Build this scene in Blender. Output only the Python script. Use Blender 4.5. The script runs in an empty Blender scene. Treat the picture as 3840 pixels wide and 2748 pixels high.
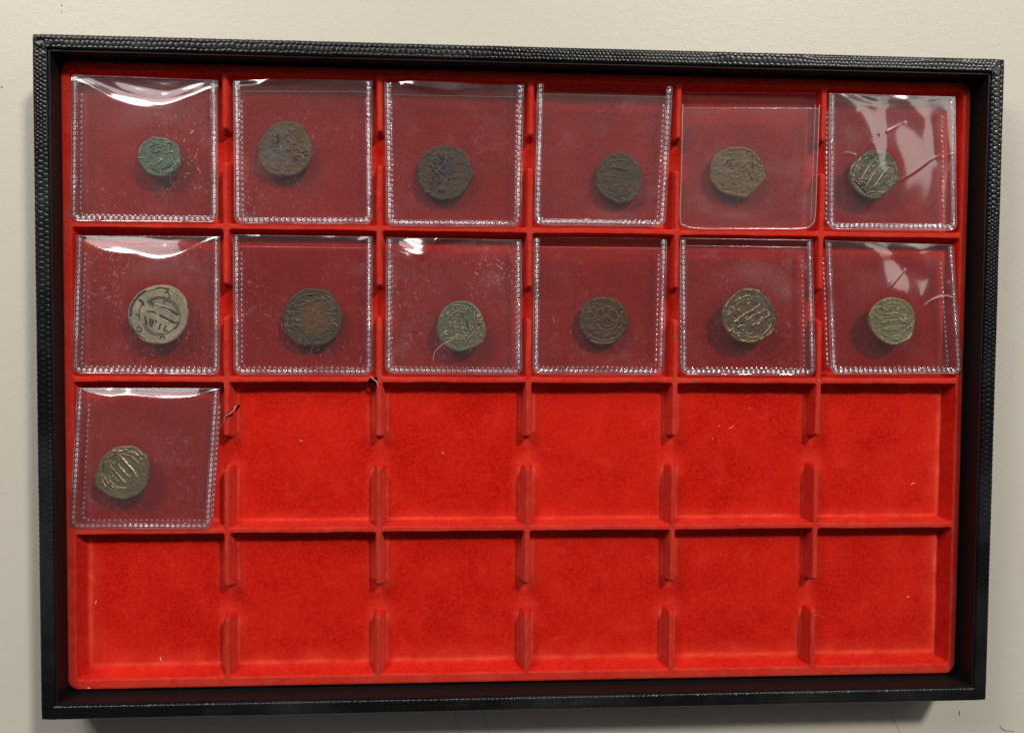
import bpy, math, json
import numpy as np
from mathutils import Vector

# ------------------------------------------------------------------ camera, world, lamps (all lengths below are mm * MM)
MM = 0.001
scn = bpy.context.scene
col = scn.collection
rng = np.random.default_rng(7)

cam_d = bpy.data.cameras.new("camera"); cam = bpy.data.objects.new("camera", cam_d); col.objects.link(cam)
cam.location = (-27.92243*MM, 23.90447*MM, 293.99939*MM)
cam.rotation_euler = (-0.0360060, -0.0571248, 0.0073037)
cam_d.sensor_fit = 'HORIZONTAL'; cam_d.sensor_width = 36.0
cam_d.lens = 36.0*3018.566/3840.0
cam_d.shift_x = 57.55/3840.0; cam_d.shift_y = -94.21/3840.0
cam_d.clip_start = 0.01; cam_d.clip_end = 20.0
scn.camera = cam

world = bpy.data.worlds.new("World"); scn.world = world; world.use_nodes = True
bg = world.node_tree.nodes['Background']
bg.inputs[0].default_value = (0.98, 0.93, 1.0, 1); bg.inputs[1].default_value = 0.065

def area(name, loc, target, sx, sy, power, colr):
    d = bpy.data.lights.new(name, 'AREA'); d.shape = 'RECTANGLE'; d.size = sx; d.size_y = sy
    d.energy = power; d.color = colr
    o = bpy.data.objects.new(name, d); col.objects.link(o); o.location = loc
    o.rotation_euler = (Vector(target)-Vector(loc)).to_track_quat('-Z', 'Y').to_euler()
    return o
area("ceiling_lamp", (-0.40, 0.44, 0.52), (-0.10, 0.02, 0), 0.17, 0.19, 1.75, (1.0, 0.96, 0.89))
area("ceiling_lamp", (0.95, 1.42, 1.72), (0.08, 0, 0), 0.26, 0.20, 42.0, (1.0, 0.96, 0.89))
area("added_glare_panel", (0.55, 0.29, 0.50), (0.10, 0.02, 0), 0.26, 0.22, 0.55, (1.0, 0.94, 0.86))  # added unseen area lamp, placed so the right-hand flips reflect pale patches
area("added_glare_panel", (-0.42, 0.78, 0.56), (-0.10, 0.02, 0), 0.48, 0.46, 4.0, (1.0, 0.97, 0.94))  # added unseen wide lamp, reflected as grey-white glare in the left flips' mouths

scn.view_settings.view_transform = 'Standard'; scn.view_settings.look = 'None'
scn.view_settings.exposure = 0.0; scn.view_settings.gamma = 1.0
scn.render.engine = 'CYCLES'
scn.cycles.transparent_max_bounces = 24
scn.cycles.max_bounces = 8

# ------------------------------------------------------------------ helpers
def link(o, parent=None):
    col.objects.link(o)
    if parent is not None: o.parent = parent
    return o
def tag(o, label=None, cat=None, group=None, kind=None):
    for k, v in (("label", label), ("category", cat), ("group", group), ("kind", kind)):
        if v: o[k] = v
    return o
def empty(name, loc, label, cat, group=None):
    o = bpy.data.objects.new(name, None); o.empty_display_size = 0.01
    o.location = [c*MM for c in loc]; link(o); return tag(o, label, cat, group)
def mesh_arrays(name, V, F, mat, parent=None, origin=(0, 0, 0), smooth=True, attrs=None, normals=None, up=False):
    """V (n,3) in mm world, F (m,4|3) int array."""
    if up:
        V_ = np.asarray(V); nz = np.cross(V_[F[:, 1]]-V_[F[:, 0]], V_[F[:, 2]]-V_[F[:, 0]])[:, 2]
        if nz.mean() < 0: F = F[:, ::-1]
    me = bpy.data.meshes.new(name)
    V = (np.asarray(V, float) - np.asarray(origin, float))*MM
    k = F.shape[1]; m = len(F)
    me.vertices.add(len(V)); me.vertices.foreach_set("co", V.astype(np.float32).ravel())
    me.loops.add(m*k); me.loops.foreach_set("vertex_index", F.astype(np.int32).ravel())
    me.polygons.add(m); me.polygons.foreach_set("loop_start", np.arange(0, m*k, k, dtype=np.int32))
    me.polygons.foreach_set("use_smooth", np.full(m, smooth))
    me.update(calc_edges=True)
    if attrs:
        for an, av in attrs.items():
            a = me.attributes.new(an, 'FLOAT', 'POINT'); a.data.foreach_set("value", np.asarray(av, np.float32))
    if normals is not None:
        me.normals_split_custom_set_from_vertices([tuple(n) for n in normals])
    me.materials.append(mat)
    o = bpy.data.objects.new(name, me); link(o, parent)
    if parent is None: o.location = [c*MM for c in origin]
    return o
def grid_faces(nu, nv):
    i = np.arange(nu*nv).reshape(nu, nv)
    return np.stack([i[:-1, :-1], i[1:, :-1], i[1:, 1:], i[:-1, 1:]], -1).reshape(-1, 4)
def sub_mesh(V, F, mask):
    f = F[mask]; u, inv = np.unique(f, return_inverse=True)
    return u, V[u], inv.reshape(f.shape)
def sstep(x):
    x = np.clip(x, 0, 1); return x*x*(3-2*x)
def vnoise(x, y, seed=0):
    xi = np.floor(x).astype(np.int64); yi = np.floor(y).astype(np.int64); fx = x-xi; fy = y-yi
    def h(a, b):
        n = (a*374761393 + b*668265263 + seed*974634777) & 0xffffffff
        n = ((n ^ (n >> 13))*1274126177) & 0xffffffff
        return ((n ^ (n >> 16)) & 0xffff)/65535.0
    sx = fx*fx*(3-2*fx); sy = fy*fy*(3-2*fy)
    return (h(xi, yi)*(1-sx)+h(xi+1, yi)*sx)*(1-sy)+(h(xi, yi+1)*(1-sx)+h(xi+1, yi+1)*sx)*sy
def hash2(a, b, seed):
    n = (a*374761393 + b*668265263 + seed*974634777) & 0xffffffff
    n = ((n ^ (n >> 13))*1274126177) & 0xffffffff
    return ((n ^ (n >> 16)) & 0xffff)/65535.0
def tube(name, pts, r, mat, parent=None, origin=(0, 0, 0), taper=False, n=6):
    P = np.asarray(pts, float); T = np.gradient(P, axis=0); T /= np.linalg.norm(T, axis=1)[:, None]+1e-9
    up = np.array([0, 0, 1.]); A = np.cross(T, up); A /= np.linalg.norm(A, axis=1)[:, None]+1e-9; B = np.cross(T, A)
    ang = np.linspace(0, 2*np.pi, n, endpoint=False)
    k = np.ones(len(P))
    if taper: k = np.sin(np.linspace(0.25, np.pi-0.25, len(P)))
    V = P[:, None]+(A[:, None]*np.cos(ang)[None, :, None]+B[:, None]*np.sin(ang)[None, :, None])*(r*k)[:, None, None]
    i = np.arange(len(P)*n).reshape(len(P), n); j = np.roll(i, -1, 1)
    F = np.stack([i[:-1], i[1:], j[1:], j[:-1]], -1).reshape(-1, 4)
    return mesh_arrays(name, V.reshape(-1, 3), F, mat, parent, origin)
def spline(pts, n=24):
    P = np.asarray(pts, float)
    Q = np.vstack([2*P[0]-P[1], P, 2*P[-1]-P[-2]]); out = []
    for s in range(len(P)-1):
        p0, p1, p2, p3 = Q[s:s+4]
        for t in np.linspace(0, 1, n, endpoint=(s == len(P)-2)):
            out.append(.5*((2*p1)+(-p0+p2)*t+(2*p0-5*p1+4*p2-p3)*t*t+(-p0+3*p1-3*p2+p3)*t**3))
    return np.array(out)

# ------------------------------------------------------------------ materials
class NT:
    def __init__(s, name):
        s.m = bpy.data.materials.new(name); s.m.use_nodes = True; s.t = s.m.node_tree
        s.t.nodes.clear(); s.out = s.t.nodes.new('ShaderNodeOutputMaterial')
        s.tc = s.t.nodes.new('ShaderNodeTexCoord')
    def n(s, typ, ins=None, **kw):
        x = s.t.nodes.new('ShaderNode'+typ)
        for k, v in kw.items(): setattr(x, k, v)
        for k, v in (ins or {}).items():
            if isinstance(v, bpy.types.NodeSocket): s.t.links.new(v, x.inputs[k])
            elif isinstance(v, bpy.types.Node): s.t.links.new(v.outputs[0], x.inputs[k])
            else: x.inputs[k].default_value = v
        return x
    def noise(s, scale, detail=3, rough=.6, dist=0, vec=None):
        return s.n('TexNoise', {'Vector': vec or s.tc.outputs['Object'], 'Scale': scale, 'Detail': detail, 'Roughness': rough, 'Distortion': dist})
    def ramp(s, fac, stops):
        r = s.n('ValToRGB', {'Fac': fac}); e = r.color_ramp.elements
        e[0].position, e[0].color = stops[0][0], stops[0][1]
        e[1].position, e[1].color = stops[-1][0], stops[-1][1]
        for p, c in stops[1:-1]:
            q = e.new(p); q.color = c
        return r
    def mix(s, fac, a, b, mode='MIX'):
        x = s.t.nodes.new('ShaderNodeMix'); x.data_type = 'RGBA'; x.blend_type = mode
        for idx, v in ((0, fac), (6, a), (7, b)):
            if isinstance(v, bpy.types.Node): s.t.links.new(v.outputs[0], x.inputs[idx])
            elif isinstance(v, bpy.types.NodeSocket): s.t.links.new(v, x.inputs[idx])
            else: x.inputs[idx].default_value = v
        return x.outputs[2]
    def math(s, op, a, b=0.0, clamp=False):
        return s.n('Math', {0: a, 1: b}, operation=op, use_clamp=clamp).outputs[0]
    def bump(s, h, strength, dist=0.0005, normal=None):
        d = {'Height': h, 'Strength': strength, 'Distance': dist}
        if normal is not None: d['Normal'] = normal
        return s.n('Bump', d).outputs[0]
    def schlick(s, ior):
        """two-sided reflectance of a thin clear sheet"""
        f0 = ((ior-1)/(ior+1))**2; ge = s.n('NewGeometry')
        d = s.n('VectorMath', {0: ge.outputs['Normal'], 1: ge.outputs['Incoming']}, operation='DOT_PRODUCT').outputs['Value']
        c = s.math('SUBTRACT', 1.0, s.math('ABSOLUTE', d), clamp=True)
        return s.math('ADD', s.math('MULTIPLY', s.math('POWER', c, 5.0), 1-f0), f0, clamp=True)
    def done(s, shader):
        s.t.links.new(shader.outputs[0], s.out.inputs[0]); return s.m
def g(v, a=1): return (v, v, v, a)

def mat_table():
    t = NT("painted_tabletop")
    a = t.noise(1500, 3, .5); b = t.noise(9, 3); c = t.noise(420, 2, .5)
    base = t.mix(b.outputs[0], (.545, .51, .435, 1), (.585, .55, .475, 1))
    h = t.math('ADD', t.math('MULTIPLY', a.outputs[0], .7), t.math('MULTIPLY', c.outputs[0], 1.0))
    p = t.n('BsdfPrincipled', {'Base Color': base, 'Roughness': .40, 'Specular IOR Level': .4, 'Normal': t.bump(h, .13, .0005)})
    return t.done(p)
def mat_leather():
    t = NT("black_embossed_leatherette")
    a = t.noise(900, 2); b = t.noise(28, 4, .6)
    base = t.mix(t.ramp(b, [(.45, g(0)), (.68, g(1))]), (.0040, .0042, .0044, 1), (.016, .0175, .0175, 1))
    p = t.n('BsdfPrincipled', {'Base Color': base, 'Roughness': t.math('ADD', t.math('MULTIPLY', b.outputs[0], .20), .16),
                               'Specular IOR Level': .36, 'Normal': t.bump(a, .15, .0002)})
    return t.done(p)
def mat_black_card():
    t = NT("black_lining")
    a = t.noise(700, 3); s = t.n('TexVoronoi', {'Vector': t.tc.outputs['Object'], 'Scale': 260.0})
    sp = t.ramp(s.outputs['Distance'], [(.0, g(1)), (.07, g(0))])
    mask = t.ramp(t.noise(60, 3), [(.55, g(0)), (.65, g(1))])
    base = t.mix(t.math('MULTIPLY', sp.outputs[0], mask.outputs[0]), (.006, .0045, .0045, 1), (.10, .09, .085, 1))
    p = t.n('BsdfPrincipled', {'Base Color': base, 'Roughness': .55, 'Specular IOR Level': .25, 'Normal': t.bump(a, .2, .0002)})
    return t.done(p)
def mat_flock():
    t = NT("red_flock")
    o = t.tc.outputs['Object']
    fine = t.noise(2900, 3, .75); mid = t.noise(900, 4, .75); big = t.noise(60, 4, .6, .3)
    rub = t.noise(150, 3, .6, .8)
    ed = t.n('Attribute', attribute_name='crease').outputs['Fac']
    c1 = t.mix(t.ramp(mid, [(.34, g(0)), (.66, g(1))]), (.37, .0019, .0012, 1), (.70, .014, .0055, 1))
    c2 = t.mix(t.ramp(big, [(.38, g(0)), (.70, g(.5))]), c1, (.80, .026, .012, 1))
    c2 = t.mix(t.ramp(rub, [(.58, g(0)), (.80, g(.30))]), c2, (.80, .060, .038, 1))
    c3 = t.mix(t.ramp(fine, [(.30, g(.70)), (.55, g(0))]), c2, (.27, .0012, .0012, 1))
    # the nap is stretched thin and pale where the sheet was bent (light along those bends painted in as well), and rubbed dull on the crests of the dividers
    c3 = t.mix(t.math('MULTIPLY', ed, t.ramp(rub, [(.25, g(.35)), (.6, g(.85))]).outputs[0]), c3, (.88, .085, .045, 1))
    z = t.n('SeparateXYZ', {0: o}).outputs[2]
    top = t.n('MapRange', {0: z, 1: .0111, 2: .0118})
    c4 = t.mix(t.math('MULTIPLY', top.outputs[0], t.ramp(rub, [(.3, g(.15)), (.7, g(.70))]).outputs[0]), c3, (.50, .060, .038, 1))
    nb = t.bump(t.math('ADD', fine.outputs[0], t.math('MULTIPLY', mid.outputs[0], 1.0)), .5, .0004)
    p = t.n('BsdfPrincipled', {'Base Color': c4, 'Roughness': .95, 'Specular IOR Level': .04,
                               'Sheen Weight': .30, 'Sheen Roughness': .45, 'Sheen Tint': (1, .30, .22, 1), 'Normal': nb})
    return t.done(p)
def mat_vinyl(name, ior=1.80, tint=.80, scratch=.5, white=.0, rough=.035, seed=0.0, mask_scale=38, haze=.02):
    t = NT(name)
    mp = t.n('Mapping', {'Vector': t.tc.outputs['Object'], 'Location': (seed, seed*.7, seed*.3)}).outputs[0]
    wv = t.noise(90, 2, .5, 0, mp)
    dv = t.n('VectorMath', {0: mp, 1: t.n('VectorMath', {0: wv.outputs[1], 'Scale': .006}, operation='SCALE').outputs[0]}, operation='ADD').outputs[0]
    f = None
    for rz, sc, lo in ((.5, 3300., .72), (1.2, 3900., .73), (2.1, 3500., .72), (-.35, 2900., .74), (2.8, 3700., .73)):
        m1 = t.n('Mapping', {'Vector': dv, 'Rotation': (0, 0, rz)}).outputs[0]
        m2 = t.n('Mapping', {'Vector': m1, 'Scale': (1, .06, 1)}).outputs[0]
        ln = t.ramp(t.noise(sc, 1, .4, 0, m2), [(lo, g(0)), (lo+.05, g(1))])
        f = ln.outputs[0] if f is None else t.math('MAXIMUM', f, ln.outputs[0])
    m2 = t.n('Mapping', {'Vector': dv, 'Scale': (1, .4, 1)}).outputs[0]
    v = t.n('TexVoronoi', {'Vector': m2, 'Scale': 210.0}, feature='DISTANCE_TO_EDGE')
    k = t.math('MULTIPLY', t.ramp(v.outputs[0], [(0, g(.7)), (.014, g(0))]).outputs[0], t.ramp(t.noise(260, 3, .7, 0, mp), [(.57, g(0)), (.68, g(1))]).outputs[0])
    f = t.math('MAXIMUM', f, k)
    area_m = t.ramp(t.noise(mask_scale, 3, .6, 0, mp), [(.46, g(.08)), (.64, g(1))])
    f = t.math('MULTIPLY', f, area_m.outputs[0])
    sp = t.n('TexVoronoi', {'Vector': mp, 'Scale': 420.0})
    spk = t.ramp(sp.outputs['Distance'], [(.0, g(1)), (.10, g(0))])
    spm = t.ramp(t.noise(600, 2, .6, 0, mp), [(.60, g(0)), (.68, g(1))])
    f = t.math('MAXIMUM', f, t.math('MULTIPLY', t.math('MULTIPLY', spk.outputs[0], spm.outputs[0]), area_m.outputs[0]))
    f = t.math('MULTIPLY', f, scratch*.55)
    smud = t.ramp(t.noise(110, 4, .7, 0, mp), [(.50, g(0)), (.78, g(haze*3))])
    f = t.math('ADD', f, t.math('MULTIPLY', smud.outputs[0], area_m.outputs[0]))
    f = t.math('ADD', f, haze+white, clamp=True)  # even diffuse veil, partly painted in place of the room's reflection
    tr = t.n('BsdfTransparent', {'Color': (tint, tint*.985, tint*1.0, 1)})
    dif = t.n('BsdfDiffuse', {'Color': (.80, .74, .76, 1)})
    body = t.n('MixShader', {0: f, 1: tr, 2: dif})
    g1 = t.n('BsdfGlossy', {'Color': (1, 1, 1, 1), 'Roughness': rough}); g2 = t.n('BsdfGlossy', {'Color': (1, .97, 1, 1), 'Roughness': .30})
    gl = t.n('MixShader', {0: .22, 1: g1, 2: g2})
    fr = t.schlick(ior)
    return t.done(t.n('MixShader', {0: fr, 1: body, 2: gl}))
def mat_weld():
    t = NT("welded_vinyl_seam")
    at = t.n('Attribute', attribute_name='emboss')
    tr = t.n('BsdfTransparent', {'Color': (.86, .83, .86, 1)})
    dif = t.n('BsdfDiffuse', {'Color': (.90, .80, .86, 1)})
    f = t.n('MapRange', {0: at.outputs['Fac'], 1: .32, 2: .88, 3: .04, 4: .88}).outputs[0]
    n = t.noise(130, 2)
    f = t.math('MULTIPLY', f, t.ramp(n, [(.30, g(.45)), (.65, g(1))]).outputs[0])
    body = t.n('MixShader', {0: f, 1: tr, 2: dif})
    gl = t.n('BsdfGlossy', {'Color': (1, .97, 1, 1), 'Roughness': .10})
    fr = t.schlick(2.0)
    return t.done(t.n('MixShader', {0: fr, 1: body, 2: gl}))
def mat_coin(name, low, base, high, patina, pat_amt, seed, metal=.45, rough=.42, spot=None):
    t = NT(name)
    mp = t.n('Mapping', {'Vector': t.tc.outputs['Object'], 'Location': (seed, seed*.7, 0)}).outputs[0]
    at = t.n('Attribute', attribute_name='relief').outputs['Fac']
    n1 = t.noise(230, 5, .7, .5, mp); n2 = t.noise(1100, 3, .7, 0, mp); n3 = t.noise(120, 4, .6, 1, mp)
    c = t.mix(t.ramp(n1, [(.35, g(0)), (.68, g(1))]), base+(1,), tuple(v*1.35 for v in base)+(1,))
    c = t.mix(t.ramp(n3, [(.5-pat_amt*.3, g(0)), (.78-pat_amt*.3, g(1))]), c, patina+(1,))
    if spot:
        ce, rad, sc = spot
        d = t.n('VectorMath', {0: t.tc.outputs['Object'], 1: (ce[0]*MM, ce[1]*MM, .001)}, operation='DISTANCE').outputs['Value']
        d = t.math('ADD', d, t.math('MULTIPLY', t.math('SUBTRACT', n1.outputs[0], .5), .004))
        c = t.mix(t.n('MapRange', {0: d, 1: rad*MM, 2: rad*.45*MM}).outputs[0], c, sc+(1,))
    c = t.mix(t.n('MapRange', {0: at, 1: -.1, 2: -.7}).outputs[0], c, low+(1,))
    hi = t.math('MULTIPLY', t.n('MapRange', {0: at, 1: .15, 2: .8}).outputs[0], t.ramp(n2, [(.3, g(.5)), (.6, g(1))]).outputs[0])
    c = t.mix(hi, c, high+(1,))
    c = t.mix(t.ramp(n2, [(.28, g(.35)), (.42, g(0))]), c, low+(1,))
    nb = t.bump(t.math('ADD', n1.outputs[0], n2.outputs[0]), .25, .0003)
    p = t.n('BsdfPrincipled', {'Base Color': c, 'Metallic': t.math('ADD', t.math('MULTIPLY', hi, .35), metal, clamp=True), 'Roughness': t.math('SUBTRACT', rough, t.math('MULTIPLY', hi, .14)), 'Specular IOR Level': .34, 'Normal': nb})
    return t.done(p)
def mat_plain(name, c, rough=.7):
    t = NT(name); n = t.noise(800, 2)
    p = t.n('BsdfPrincipled', {'Base Color': t.mix(n.outputs[0], tuple(v*.85 for v in c)+(1,), c+(1,)), 'Roughness': rough}); return t.done(p)

M_TABLE = mat_table(); M_LEATHER = mat_leather(); M_CARD = mat_black_card(); M_FLOCK = mat_flock()
M_SEAM = mat_weld()
M_LINT = mat_plain("pale_lint", (.66, .50, .43)); M_DARK = mat_plain("dark_fibre", (.06, .055, .05)); M_EDGE = mat_plain("torn_plastic_edge", (.75, .30, .24))
M_BROWN = mat_plain("brown_hair", (.16, .13, .10)); M_GREY = mat_plain("grey_scuff", (.12, .09, .10))

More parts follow.
